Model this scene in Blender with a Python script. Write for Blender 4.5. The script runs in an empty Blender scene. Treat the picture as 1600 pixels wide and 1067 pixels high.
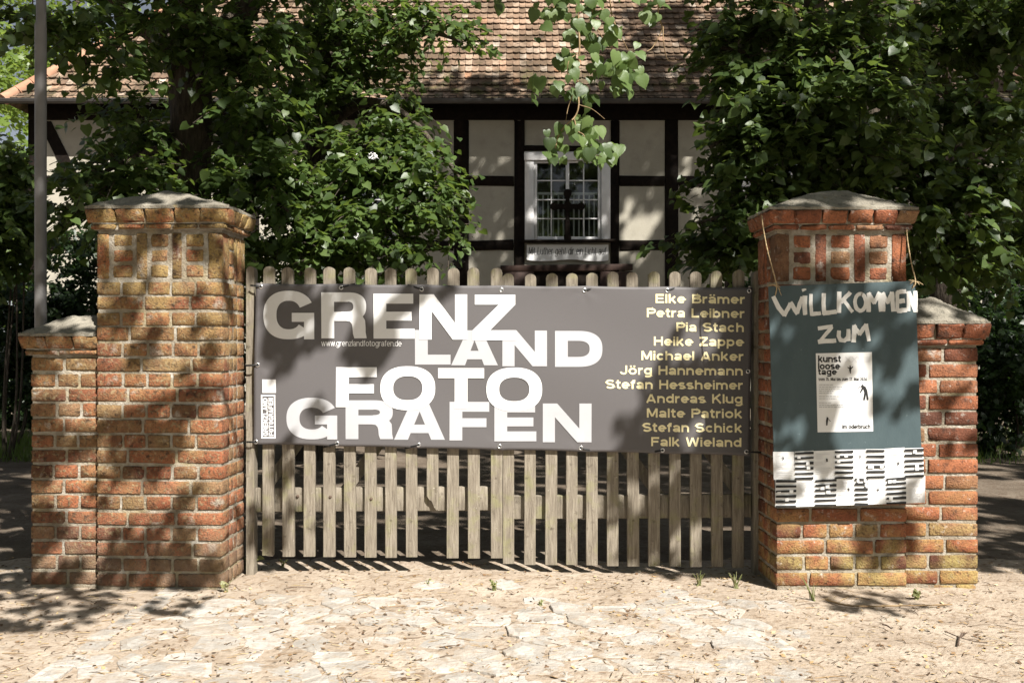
import bpy, bmesh, math, random
import numpy as np
from mathutils import Vector, Matrix, noise as mnoise
random.seed(7); rng = np.random.default_rng(11)
C = bpy.context.scene.collection
sc = bpy.context.scene
R = math.radians
# ---------------------------------------------------------------- camera, sky, sun, exposure
K, PX, HY, ZC = 1555.6, 800.0, 540.0, 1.22
cam = bpy.data.cameras.new('camera'); cam.lens = 35; cam.sensor_width = 36; cam.shift_y = 0.0041
cam.clip_start = 0.05; cam.clip_end = 500
co = bpy.data.objects.new('camera', cam); co.location = (0, 0, ZC); co.rotation_euler = (R(90), 0, 0)
C.objects.link(co); sc.camera = co
SUN_EL, SUN_AZ = R(46), R(32)                      # azimuth: to the right of straight behind the camera
S = np.array([math.sin(SUN_AZ)*math.cos(SUN_EL), -math.cos(SUN_AZ)*math.cos(SUN_EL), math.sin(SUN_EL)])
w = bpy.data.worlds.new('World'); sc.world = w; w.use_nodes = True
nt = w.node_tree; bg = nt.nodes['Background']
sky = nt.nodes.new('ShaderNodeTexSky'); sky.sky_type = 'NISHITA'; sky.sun_disc = False
sky.sun_elevation = SUN_EL; sky.sun_rotation = math.pi - SUN_AZ
sky.dust_density = 1.0; sky.air_density = 0.8
bw = nt.nodes.new('ShaderNodeRGBToBW'); mxs = nt.nodes.new('ShaderNodeMix'); mxs.data_type = 'RGBA'; mxs.inputs[0].default_value = .7     # thin white overcast
nt.links.new(sky.outputs[0], bw.inputs[0]); nt.links.new(sky.outputs[0], mxs.inputs[6]); nt.links.new(bw.outputs[0], mxs.inputs[7])
nt.links.new(mxs.outputs[2], bg.inputs[0]); bg.inputs[1].default_value = 0.05
sl = bpy.data.lights.new('sun', 'SUN'); sl.energy = 5.0; sl.angle = R(0.53); sl.color = (1, 0.96, 0.90)
so = bpy.data.objects.new('sun', sl); so.location = (5, -8, 12); C.objects.link(so)
so.rotation_euler = Vector(S).to_track_quat('Z', 'Y').to_euler()
sc.view_settings.view_transform = 'Standard'; sc.view_settings.look = 'None'
sc.view_settings.exposure = 1.05; sc.view_settings.gamma = 1.0
sc.render.engine = 'CYCLES'; sc.cycles.max_bounces = 8; sc.cycles.diffuse_bounces = 1; sc.cycles.transparent_max_bounces = 16

def at(x, y, Y): return np.array([(x-PX)/K*Y, Y, ZC-(y-HY)/K*Y])
def gnd(x, y):
    Y = K*ZC/(y-HY); return np.array([(x-PX)/K*Y, Y, 0.0])

# ---------------------------------------------------------------- mesh helpers
ORG = {}
class MB:
    def __init__(s): s.v = []; s.n = 0; s.c = []
    def add(s, V, F, mat=0, smooth=False):
        V = np.asarray(V, float).reshape(-1, 3)
        if isinstance(F, np.ndarray): s.c.append((F+s.n, mat, smooth))
        else:
            by = {}
            for f in F: by.setdefault(len(f), []).append(f)
            for k in by: s.c.append((np.array(by[k], int)+s.n, mat, smooth))
        s.v.append(V); s.n += len(V)
    def build(s, name, mats, parent=None, loc=None):
        V = np.concatenate(s.v); me = bpy.data.meshes.new(name)
        org = np.array(ORG.get(parent.name, (0, 0, 0)) if parent else (loc if loc is not None else (0, 0, 0)), float)
        V = V-org
        li = np.concatenate([c[0].ravel() for c in s.c])
        ks = np.concatenate([np.full(len(c[0]), c[0].shape[1]) for c in s.c])
        mi = np.concatenate([np.full(len(c[0]), c[1]) for c in s.c])
        sm = np.concatenate([np.full(len(c[0]), c[2]) for c in s.c])
        me.vertices.add(len(V)); me.vertices.foreach_set('co', V.ravel())
        me.loops.add(len(li)); me.loops.foreach_set('vertex_index', li.astype(np.int32))
        me.polygons.add(len(ks)); me.polygons.foreach_set('loop_start', np.concatenate([[0], np.cumsum(ks)[:-1]]).astype(np.int32))
        me.update(calc_edges=True); me.validate()
        if len(me.polygons) == len(ks):
            me.polygons.foreach_set('material_index', mi.astype(np.int32)); me.polygons.foreach_set('use_smooth', sm.astype(bool))
        for m in (mats if isinstance(mats, (list, tuple)) else [mats]): me.materials.append(m)
        o = bpy.data.objects.new(name, me); C.objects.link(o)
        if parent: o.parent = parent; ORG[o.name] = tuple(org)
        else: o.location = org; ORG[o.name] = tuple(org)
        return o
def tag(o, label=None, cat=None, group=None, kind=None):
    if label: o['label'] = label
    if cat: o['category'] = cat
    if group: o['group'] = group
    if kind: o['kind'] = kind
    return o
def thing(name, label, cat, loc, group=None):
    o = bpy.data.objects.new(name, None); C.objects.link(o); o.location = tuple(float(a) for a in loc); o.empty_display_size = .1
    ORG[o.name] = tuple(float(a) for a in loc); return tag(o, label, cat, group)

CUBE_V = np.array([[x, y, z] for x in (-1, 1) for y in (-1, 1) for z in (-1, 1)], float)
CUBE_F = np.array([[0, 1, 3, 2], [4, 6, 7, 5], [0, 4, 5, 1], [2, 3, 7, 6], [0, 2, 6, 4], [1, 5, 7, 3]])
def box(mb, lo, hi, mat=0, rot=None, smooth=False):
    lo = np.array(lo, float); hi = np.array(hi, float); c = (lo+hi)/2; V = CUBE_V*(hi-lo)/2
    if rot is not None: V = V@np.array(rot).T
    mb.add(V+c, CUBE_F, mat, smooth)
def _rb():
    bm = bmesh.new(); bmesh.ops.create_cube(bm, size=2); bmesh.ops.subdivide_edges(bm, edges=bm.edges[:], cuts=3, use_grid_fill=True)
    V = np.array([v.co[:] for v in bm.verts]); F = np.array([[v.index for v in f.verts] for f in bm.faces]); bm.free(); return V, F
RBV, RBF = _rb()
def brick(mb, lo, hi, r=.005, jit=.0012, mat=0, taper=None, rot=None, chip=.12):
    """A worn rounded brick: corner rings pulled in, faces uneven."""
    lo = np.array(lo, float); hi = np.array(hi, float); c = (lo+hi)/2; h = (hi-lo)/2
    V = RBV.copy(); out = np.empty_like(V)
    for a in range(3):
        t = V[:, a]; inner = np.maximum(h[a]-r, h[a]*.6)
        out[:, a] = np.where(np.abs(t) > .9, np.sign(t)*h[a], np.where(np.abs(t) > .4, np.sign(t)*inner, 0))
    e = (np.abs(V) > .9).sum(1)
    sh = np.where(e == 3, .62, np.where(e == 2, .38, 0))[:, None]*r
    out -= np.sign(V)*(np.abs(V) > .9)*sh
    out += rng.normal(0, jit, out.shape)
    if rng.random() < chip:
        k = np.sign(rng.normal(size=3)); d = ((V*k).sum(1)); m = d > 2.0; out[m] *= (1-rng.uniform(.04, .12))
    if taper:   # (axis sign list) pull the lower vertices inwards
        z = (out[:, 2]/h[2]-1)/-2
        out[:, 0] += taper[0]*z; out[:, 1] += taper[1]*z
    P = out+c
    P[:, 2] += (P[:, 0]-c[0])*rng.normal(0, .010)
    if rot is not None: P = (P-rot[0])@rot[1].T+rot[0]
    mb.add(P, RBF, mat, True)
def tube(mb, pts, rad, n=8, mat=0, cap=True, wob=0):
    pts = np.array(pts, float); m = len(pts); rad = np.broadcast_to(np.array(rad, float), (m,))
    T = np.gradient(pts, axis=0); T /= np.linalg.norm(T, axis=1)[:, None]+1e-12
    up = np.array([0, 0, 1.]) if abs(T[0][2]) < .9 else np.array([0, 1., 0])
    V = []; a = np.arange(n)/n*2*np.pi
    for i in range(m):
        u = np.cross(up, T[i]); u /= np.linalg.norm(u)+1e-12; v = np.cross(T[i], u); up = v if abs(T[i] @ v) < .5 else up
        up = np.cross(T[i], u)
        rr = rad[i]*(1+wob*rng.normal(size=n))
        V.append(pts[i]+np.outer(np.cos(a)*rr, u)+np.outer(np.sin(a)*rr, v))
        up = v
    V = np.concatenate(V); F = []
    for i in range(m-1):
        for j in range(n):
            k = (j+1) % n; F.append((i*n+j, i*n+k, (i+1)*n+k, (i+1)*n+j))
    mb.add(V, np.array(F), mat, True)
    if cap: mb.add(np.concatenate([V[:n], V[-n:]]), [tuple(range(n))[::-1], tuple(range(n, 2*n))], mat, False)
def spline(pts, n=8):
    pts = np.array(pts, float); out = []
    P = np.concatenate([[2*pts[0]-pts[1]], pts, [2*pts[-1]-pts[-2]]])
    for i in range(len(pts)-1):
        p0, p1, p2, p3 = P[i:i+4]
        for t in np.linspace(0, 1, n, endpoint=False):
            out.append(.5*((2*p1)+(-p0+p2)*t+(2*p0-5*p1+4*p2-p3)*t*t+(-p0+3*p1-3*p2+p3)*t**3))
    out.append(pts[-1]); return np.array(out)
def grid(mb, nu, nv, fn, mat=0, smooth=True, flip=False):
    V = np.array([fn(i/nu, j/nv) for j in range(nv+1) for i in range(nu+1)]); F = []
    for j in range(nv):
        for i in range(nu):
            a = j*(nu+1)+i; f = (a, a+1, a+nu+2, a+nu+1); F.append(f[::-1] if flip else f)
    mb.add(V, np.array(F), mat, smooth)

# ---------------------------------------------------------------- materials
def mat(name, ramp, scale=5., detail=6., rough=.85, bump=(.25, 60.), stretch=(1, 1, 1), island=None, over=(), spec=.3, isl_amt=None, metal=0., bdist=.01):
    m = bpy.data.materials.new(name); m.use_nodes = True; t = m.node_tree; N = t.nodes; L = t.links
    p = N['Principled BSDF']; p.inputs['Roughness'].default_value = rough; p.inputs['Specular IOR Level'].default_value = spec
    p.inputs['Metallic'].default_value = metal
    tc = N.new('ShaderNodeTexCoord'); mp = N.new('ShaderNodeMapping'); mp.inputs['Scale'].default_value = stretch
    L.new(tc.outputs['Object'], mp.inputs[0])
    def noise(s, d=detail, vec=None, ro=.6):
        n = N.new('ShaderNodeTexNoise'); n.inputs['Scale'].default_value = s; n.inputs['Detail'].default_value = d; n.inputs['Roughness'].default_value = ro
        L.new(vec or mp.outputs[0], n.inputs['Vector']); return n.outputs['Fac']
    def cramp(fac, stops):
        r = N.new('ShaderNodeValToRGB'); e = r.color_ramp.elements
        while len(e) < len(stops): e.new(.5)
        for k, (pos, c) in enumerate(stops):
            e[k].position = pos; e[k].color = (*c, 1) if hasattr(c, '__len__') else (c, c, c, 1)
        L.new(fac, r.inputs[0]); return r.outputs[0]
    def mix(a, b, fac, mode='MIX'):
        x = N.new('ShaderNodeMix'); x.data_type = 'RGBA'; x.blend_type = mode
        for sk, val in ((x.inputs[0], fac), (x.inputs[6], a), (x.inputs[7], b)):
            if isinstance(val, (int, float)): sk.default_value = val
            elif isinstance(val, tuple): sk.default_value = (*val, 1)
            else: L.new(val, sk)
        return x.outputs[2]
    col = cramp(noise(scale), ramp)
    if island:
        g = N.new('ShaderNodeNewGeometry'); ic = cramp(g.outputs['Random Per Island'], island)
        col = mix(ic, col, isl_amt if isl_amt is not None else 1.0, 'MULTIPLY')
    for ov in over:                       # (colour, scale, lo, hi, strength, (z0, z1) or None)
        c, s_, lo, hi, st, zr = ov
        f = cramp(noise(s_, 5, tc.outputs['Object']), [(lo, 0.), (hi, st)])
        if zr:
            sx = N.new('ShaderNodeSeparateXYZ'); L.new(tc.outputs['Object'], sx.inputs[0])
            mr = N.new('ShaderNodeMapRange'); mr.inputs[1].default_value = zr[0]; mr.inputs[2].default_value = zr[1]
            mr.inputs[3].default_value = 1; mr.inputs[4].default_value = 0; L.new(sx.outputs[2], mr.inputs[0])
            ml = N.new('ShaderNodeMath'); ml.operation = 'MULTIPLY'; L.new(f, ml.inputs[0]); L.new(mr.outputs[0], ml.inputs[1]); f = ml.outputs[0]
        col = mix(col, c, f)
    L.new(col, p.inputs['Base Color'])
    if bump:
        b = N.new('ShaderNodeBump'); b.inputs['Strength'].default_value = bump[0]; b.inputs['Distance'].default_value = bdist
        L.new(noise(bump[1], 8), b.inputs['Height']); L.new(b.outputs[0], p.inputs['Normal'])
    return m
def leafmat(name, cols, trans, rough=.42, tf=.36, spec=.5):
    m = mat(name, [(0.3, .8), (.7, 1.15)], scale=3, rough=rough, bump=(.15, 90), island=[(i/(len(cols)-1), c) for i, c in enumerate(cols)], spec=spec)
    N = m.node_tree.nodes; L = m.node_tree.links; p = N['Principled BSDF']; out = N['Material Output']
    tr = N.new('ShaderNodeBsdfTranslucent'); tr.inputs[0].default_value = (*trans, 1)
    mx = N.new('ShaderNodeMixShader'); mx.inputs[0].default_value = tf
    L.new(p.outputs[0], mx.inputs[1]); L.new(tr.outputs[0], mx.inputs[2]); L.new(mx.outputs[0], out.inputs[0]); return m
M = {}
ISL_B = [(0, (.11, .045, .028)), (.14, (.21, .075, .04)), (.35, (.30, .105, .052)), (.6, (.37, .135, .062)), (.8, (.33, .14, .072)), (.93, (.30, .18, .095)), (1, (.18, .09, .05))]
M['brick_a'] = mat('lichened_brick', [(.25, .55), (.6, 1.0), (.8, 1.25)], scale=22, rough=.9, bump=(.9, 110), island=ISL_B, bdist=.012,
    over=[((.27, .185, .08), 4.5, .44, .60, .6, None), ((.34, .24, .09), 9, .36, .60, .85, (1.7, 1.0)), ((.42, .34, .19), 55, .54, .66, .8, None), ((.035, .024, .016), 34, .55, .68, .85, None), ((.40, .37, .31), 13, .60, .70, .7, None), ((.12, .075, .045), 110, .50, .62, .7, None), ((.22, .15, .105), 7, .30, .6, .8, (.05, .42))])
M['brick_b'] = mat('red_brick', [(.25, .6), (.6, 1.0), (.8, 1.2)], scale=22, rough=.9, bump=(.9, 110), island=ISL_B, bdist=.012,
    over=[((.40, .32, .12), 7, .42, .62, .75, (.12, .60)), ((.55, .50, .44), 30, .60, .72, .7, None), ((.045, .035, .028), 12, .54, .68, .8, (.62, .5)), ((.05, .03, .022), 40, .57, .70, .8, None), ((.44, .41, .36), 13, .62, .72, .65, None), ((.13, .06, .04), 110, .52, .64, .6, None)])
M['mortar'] = mat('lime_mortar', [(.28, (.17, .135, .09)), (.5, (.30, .26, .20)), (.74, (.54, .51, .45))], scale=9, rough=.95, bump=(.9, 90), bdist=.012, over=[((.36, .29, .15), 5, .5, .65, .55, None)])
M['cap'] = mat('weathered_cap_mortar', [(.3, (.19, .17, .135)), (.65, (.34, .31, .25))], scale=9, rough=.95, bump=(.9, 70), bdist=.015,
    over=[((.08, .075, .06), 25, .55, .7, .7, None), ((.42, .30, .11), 14, .62, .72, .5, None)])
M['wood'] = mat('weathered_picket_wood', [(.2, (.10, .083, .062)), (.5, (.225, .192, .148)), (.8, (.355, .315, .25))], scale=7, stretch=(14, 14, 1.2), rough=.85, bump=(.7, 14), bdist=.006,
    island=[(0, .62), (.6, 1.0), (1, 1.25)], over=[((.25, .25, .10), 9, .52, .68, .45, None), ((.07, .055, .04), 30, .6, .75, .8, None), ((.5, .47, .38), 70, .66, .74, .7, None)])
M['bolt'] = mat('rusty_bolt', [(.3, (.09, .06, .045)), (.7, (.18, .13, .10))], scale=50, rough=.7, metal=.4)
M['vinyl'] = mat('grey_banner_vinyl', [(.3, (.104, .097, .098)), (.7, (.116, .108, .109))], scale=300, rough=.55, bump=(.05, 900), spec=.35)
M['white_print'] = mat('white_print', [(.4, .74), (.6, .78)], scale=2, rough=.5, bump=None)
M['pale_print'] = mat('pale_print', [(.4, (.43, .43, .445)), (.6, (.46, .46, .475))], scale=2, rough=.5, bump=None)
M['gold_print'] = mat('pale_gold_print', [(.4, (.86, .77, .46)), (.6, (.90, .80, .48))], scale=2, rough=.5, bump=None)
M['steel'] = mat('eyelet_steel', [(.4, .55), (.6, .7)], scale=30, rough=.3, bump=None, metal=.9)
M['black'] = mat('black_plastic', [(.4, .012), (.6, .02)], scale=30, rough=.45, bump=None)
M['slate'] = mat('slate_board_paint', [(.3, (.052, .078, .086)), (.7, (.068, .098, .105))], scale=5, rough=.6, bump=(.1, 60), stretch=(1.6, 1, .8), spec=.3, over=[((.2, .24, .25), 28, .68, .74, .6, None)])
M['brush'] = mat('white_brush_paint', [(.3, (.66, .65, .62)), (.7, (.80, .79, .76))], scale=40, rough=.6, bump=(.3, 120), stretch=(1, 1, .5))
M['paper'] = mat('white_paper', [(.3, (.76, .76, .75)), (.7, (.80, .80, .79))], scale=4, rough=.75, bump=(.04, 80))
M['ink'] = mat('black_ink', [(.4, .018), (.6, .03)], scale=30, rough=.6, bump=None)
M['grey_ink'] = mat('grey_ink', [(.4, .42), (.6, .5)], scale=30, rough=.6, bump=None)
M['faint_ink'] = mat('faint_ink', [(.4, .66), (.6, .69)], scale=30, rough=.6, bump=None)
M['jute'] = mat('jute_cord', [(.3, (.36, .25, .13)), (.7, (.58, .45, .27))], scale=120, rough=.95, bump=(.6, 300))
M['galv'] = mat('dull_galvanised_steel', [(.3, (.17, .16, .155)), (.7, (.25, .24, .235))], scale=4, rough=.55, bump=(.1, 40), metal=.15)
M['plaster'] = mat('cream_plaster', [(.3, (.33, .305, .245)), (.7, (.43, .40, .33))], scale=1.3, rough=.95, bump=(.5, 60), over=[((.22, .20, .165), 3, .52, .72, .5, None), ((.46, .45, .41), 12, .6, .75, .4, None)])
M['timber'] = mat('black_brown_timber', [(.3, (.006, .0045, .0035)), (.7, (.016, .011, .008))], scale=4, spec=.12, rough=.85, bump=(.5, 20), stretch=(3, 3, 3))
M['white_paint'] = mat('white_window_paint', [(.3, (.72, .71, .70)), (.7, (.82, .81, .80))], scale=5, rough=.55, bump=(.15, 60))
M['door'] = mat('brown_door', [(.3, (.022, .011, .008)), (.7, (.04, .02, .013))], scale=5, rough=.7, stretch=(8, 8, 1))
M['zinc'] = mat('grey_zinc_gutter', [(.3, (.07, .066, .062)), (.7, (.11, .105, .10))], scale=3, rough=.6, bump=(.1, 40), metal=.2)
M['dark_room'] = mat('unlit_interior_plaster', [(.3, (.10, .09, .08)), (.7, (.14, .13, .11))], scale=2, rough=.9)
M['tile'] = mat('old_clay_roof_tile', [(.25, .7), (.6, 1.0), (.8, 1.2)], scale=16, rough=.9, bump=(.6, 50), bdist=.015,
    island=[(0, (.16, .105, .07)), (.25, (.25, .165, .11)), (.6, (.35, .235, .16)), (.85, (.42, .31, .225)), (.95, (.50, .42, .34)), (1, (.38, .19, .10))],
    over=[((.075, .052, .03), 1.3, .42, .60, .78, None), ((.06, .048, .03), 5, .45, .6, .9, (6.1, 7.7)), ((.085, .09, .025), 2.6, .52, .66, .85, (6.1, 7.2)), ((.05, .04, .03), 12, .54, .66, .7, None)])
M['hip_tile'] = mat('orange_hip_tile', [(.3, .8), (.7, 1.1)], scale=8, rough=.9, island=[(0, (.36, .17, .10)), (1, (.44, .28, .19))])
M['bark'] = mat('linden_bark', [(.3, (.035, .027, .02)), (.6, (.10, .08, .06)), (.8, (.17, .14, .105))], scale=6, stretch=(5, 5, 1), rough=.95, bump=(1.0, 9), bdist=.03)
M['twig'] = mat('young_twig', [(.3, (.20, .13, .07)), (.7, (.34, .24, .13))], scale=30, rough=.8)
M['leaf'] = leafmat('linden_leaf', [(.032, .054, .016), (.050, .086, .022), (.070, .114, .028), (.10, .148, .040)], (.21, .30, .05))
M['leaf_near'] = leafmat('young_linden_leaf', [(.042, .070, .022), (.076, .122, .034), (.115, .175, .052), (.15, .21, .07)], (.27, .37, .07), rough=.42, spec=.45)
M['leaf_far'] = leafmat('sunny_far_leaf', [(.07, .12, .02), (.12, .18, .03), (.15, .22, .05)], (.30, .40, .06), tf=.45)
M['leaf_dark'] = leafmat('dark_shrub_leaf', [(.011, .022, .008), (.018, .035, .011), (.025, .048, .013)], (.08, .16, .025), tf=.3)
M['leaf_right'] = leafmat('maple_leaf_green', [(.030, .052, .016), (.050, .084, .023), (.072, .112, .030), (.10, .145, .042)], (.20, .28, .05))
M['weed'] = leafmat('weed_leaf', [(.20, .24, .08), (.32, .32, .14), (.42, .37, .20)], (.3, .36, .1))
M['grass'] = leafmat('grass_blade', [(.06, .11, .02), (.10, .16, .03), (.13, .17, .05)], (.22, .32, .05))
M['sand'] = mat('dry_sandy_soil', [(.25, (.29, .225, .165)), (.5, (.40, .325, .25)), (.75, (.50, .43, .345))], scale=3.2, detail=12, rough=.97, bump=(.8, 45), bdist=.015,
    over=[((.22, .155, .10), 26, .50, .68, .75, None), ((.62, .55, .45), 60, .62, .72, .6, None), ((.20, .13, .08), 80, .62, .70, .6, None)])
M['stone'] = mat('pale_field_stone', [(.3, (.34, .315, .285)), (.55, (.43, .405, .37)), (.8, (.50, .48, .445))], scale=11, detail=9, rough=.88, bump=(.7, 60), bdist=.012, island=[(0, (.80, .77, .73)), (.5, (.98, .97, .95)), (1, (1.14, 1.14, 1.13))],
    over=[((.40, .325, .25), 7, .45, .70, .8, None), ((.30, .235, .17), 28, .52, .66, .6, None), ((.25, .19, .13), 50, .62, .72, .5, None)])
M['litter'] = mat('dry_twig_litter', [(.3, .8), (.7, 1.15)], scale=40, rough=.9, bump=None,
    island=[(0, (.06, .04, .025)), (.35, (.17, .10, .055)), (.6, (.36, .24, .12)), (.85, (.48, .36, .2)), (1, (.56, .45, .28))])
def glass():
    m = bpy.data.materials.new('window_glass'); m.use_nodes = True; N = m.node_tree.nodes; L = m.node_tree.links
    N.remove(N['Principled BSDF']); t = N.new('ShaderNodeBsdfTransparent'); t.inputs[0].default_value = (.93, .95, .94, 1)
    g = N.new('ShaderNodeBsdfGlossy'); g.inputs['Roughness'].default_value = .03; lw = N.new('ShaderNodeFresnel'); lw.inputs[0].default_value = 1.5
    x = N.new('ShaderNodeMixShader'); L.new(lw.outputs[0], x.inputs[0]); L.new(t.outputs[0], x.inputs[1]); L.new(g.outputs[0], x.inputs[2])
    L.new(x.outputs[0], N['Material Output'].inputs[0]); return m
M['glass'] = glass()

# ---------------------------------------------------------------- ground, drive, litter
def fbm(x, y, s, o=3): return mnoise.fractal(Vector((x*s, y*s, 3.7)), 1.0, 2.0, o)
def gz(x, y):
    z = .012*fbm(x, y, 1.1)+.006*fbm(x+9, y, 7)
    if abs(x) < 1.5 and y < 5.6: z += .012*(1-(x/1.5)**2)
    return z
mb = MB()
xs = np.concatenate([[-60, -30, -18], np.arange(-10, -3, .5), np.arange(-3, 3.0, .035), np.arange(3, 10.1, .5), [18, 30, 60]])
ys = np.concatenate([[-40, -20, -8, -2, 1.5], np.arange(3, 5.8, .035), np.arange(5.8, 12, .25), np.arange(12, 24, 1.), [30, 45, 80, 140]])
V = np.array([[x, y, gz(x, y) if -4 < x < 4 and 2.9 < y < 7 else .012*fbm(x, y, .6)] for y in ys for x in xs]); nx = len(xs)
F = np.array([[j*nx+i, j*nx+i+1, (j+1)*nx+i+1, (j+1)*nx+i] for j in range(len(ys)-1) for i in range(nx-1)])
mb.add(V, F, 0, True); tag(mb.build('ground', M['sand']), kind='structure')

M['yard'] = mat('shade_darkened_soil', [(.25, (.08, .06, .042)), (.5, (.14, .11, .08)), (.75, (.22, .18, .14))], scale=2.2, detail=12, rough=.97, bump=(.8, 40), bdist=.015, over=[((.09, .06, .04), 20, .50, .66, .8, None), ((.34, .27, .19), 45, .60, .70, .6, None)])  # yard sand toned darker: tree shade put into the soil colour
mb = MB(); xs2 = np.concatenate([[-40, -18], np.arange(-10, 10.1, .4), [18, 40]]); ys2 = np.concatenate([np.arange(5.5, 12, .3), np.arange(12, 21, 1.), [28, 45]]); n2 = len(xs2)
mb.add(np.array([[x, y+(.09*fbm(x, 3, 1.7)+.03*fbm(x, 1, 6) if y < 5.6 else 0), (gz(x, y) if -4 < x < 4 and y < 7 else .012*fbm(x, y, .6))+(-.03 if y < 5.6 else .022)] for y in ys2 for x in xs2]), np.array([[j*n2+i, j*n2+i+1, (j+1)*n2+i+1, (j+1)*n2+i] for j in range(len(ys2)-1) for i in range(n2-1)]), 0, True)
tag(mb.build('yard_shade_ground', M['yard']), kind='structure')
# cobbles: irregular flat field stones, half sunk in the sand (cells of a jittered lattice)
mb = MB()
def clip(poly, p, q):
    m = (p+q)/2; d = q-p; out = []
    for a, b in zip(poly, poly[1:]+poly[:1]):
        sa = (a-m)@d; sb = (b-m)@d
        if sa <= 0: out.append(a)
        if sa*sb < 0: out.append(a+(b-a)*(sa/(sa-sb)))
    return out
pts = {}
cw, ch = .185, .165
for j in range(-2, 16):
    for i in range(-2, 21):
        pts[i, j] = np.array([-1.62+i*cw+(j % 2)*.09+random.uniform(-.06, .06), 2.9+j*ch+random.uniform(-.05, .05)])
def stone(poly, h, top=.8):
    poly = np.array(poly); c = poly.mean(0); n = len(poly); out = []
    for k in range(n):
        a, b = poly[k], poly[(k+1) % n]
        for t in (0, .33, .67): out.append(a+(b-a)*t)
    out = np.array(out); out = c+(out-c)*(1+rng.normal(0, .022, (len(out), 1))); n = len(out)
    rings = [(1.0, -.03), (.99, -.0035), (.955, -.0005), (.5, .0008)]
    z0 = gz(c[0], c[1])+h; tl = rng.normal(0, .02, 2); V = []
    for s_, dz in rings:
        q = c+(out-c)*s_; V.append(np.column_stack([q, z0+dz+(q-c)@tl+rng.normal(0, .0011, n)]))
    V = np.concatenate(V+[np.array([[c[0], c[1], z0+.001]])]); F = []
    for r_ in range(len(rings)-1):
        for k in range(n): F.append((r_*n+k, r_*n+(k+1) % n, (r_+1)*n+(k+1) % n, (r_+1)*n+k))
    e = (len(rings)-1)*n
    mb.add(V, np.array(F), 0, False); mb.add(V[e:], [(k, (k+1) % n, n) for k in range(n)], 0, False)
for (i, j), p in pts.items():
    edge = -1.62 < p[0] < 1.62 and 3.0 < p[1] < 5.02
    if not edge: continue
    if p[0] > 1.1 and random.random() < .45+(p[0]-1.1)*1.2: continue
    if p[1] > 4.8 and random.random() < .4: continue
    poly = [p+np.array(d) for d in ((-.3, -.3), (.3, -.3), (.3, .3), (-.3, .3))]
    for a in range(-2, 3):
        for b in range(-2, 3):
            q = pts.get((i+a, j+b))
            if (a or b) and q is not None: poly = clip(poly, p, q)
    c = np.mean(poly, 0); poly = [c+(v-c)*random.uniform(.86, .98) for v in poly]
    stone(poly, random.choice([-.003, .0, .002, .003, .005, .007]))
for k in range(13):                                    # kerb stones down the left edge
    y = 3.05+k*.165; x = -1.69-(4.9-y)*.02+random.uniform(-.015, .015)
    stone([np.array((x+a, y+b)) for a, b in ((-.05, -.075), (.045, -.07), (.05, .07), (-.045, .075))], random.uniform(.0, .012))
tag(mb.build('cobbled_driveway', M['stone']), kind='structure')

mb = MB()                                              # dry twigs, seed husks and leaf crumbs on the sand
for k in range(7800):
    y = 3.0+3.0*random.random()**1.2; x = random.uniform(-.58, .58)*y*1.05; z = gz(x, y)+.004; t = random.uniform(0, 6.28)
    u = random.random()
    if u < .42:
        Ln = random.uniform(.015, .06)*(2.4 if random.random() < .1 else 1); d = np.array([math.cos(t), math.sin(t), random.uniform(-.08, .12)])*Ln/2; r_ = random.uniform(.0008, .0019)
        p = np.array([x, y, z]); m_ = p+np.array([random.uniform(-.15, .15)*Ln, random.uniform(-.15, .15)*Ln, .002]); tube(mb, [p-d, m_, p+d], [r_, r_, r_*.6], 3, cap=False)
    else:
        s_ = random.uniform(.004, .014); a = np.array([math.cos(t), math.sin(t), random.uniform(-.4, .4)])*s_; b = np.array([-math.sin(t), math.cos(t), random.uniform(-.5, .5)])*s_*random.uniform(.35, .8)
        p = np.array([x, y, z+.001]); mb.add([p-a, p+b, p+a, p-b], [(0, 1, 2, 3)])
tag(mb.build('litter', M['litter']), kind='stuff')

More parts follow.
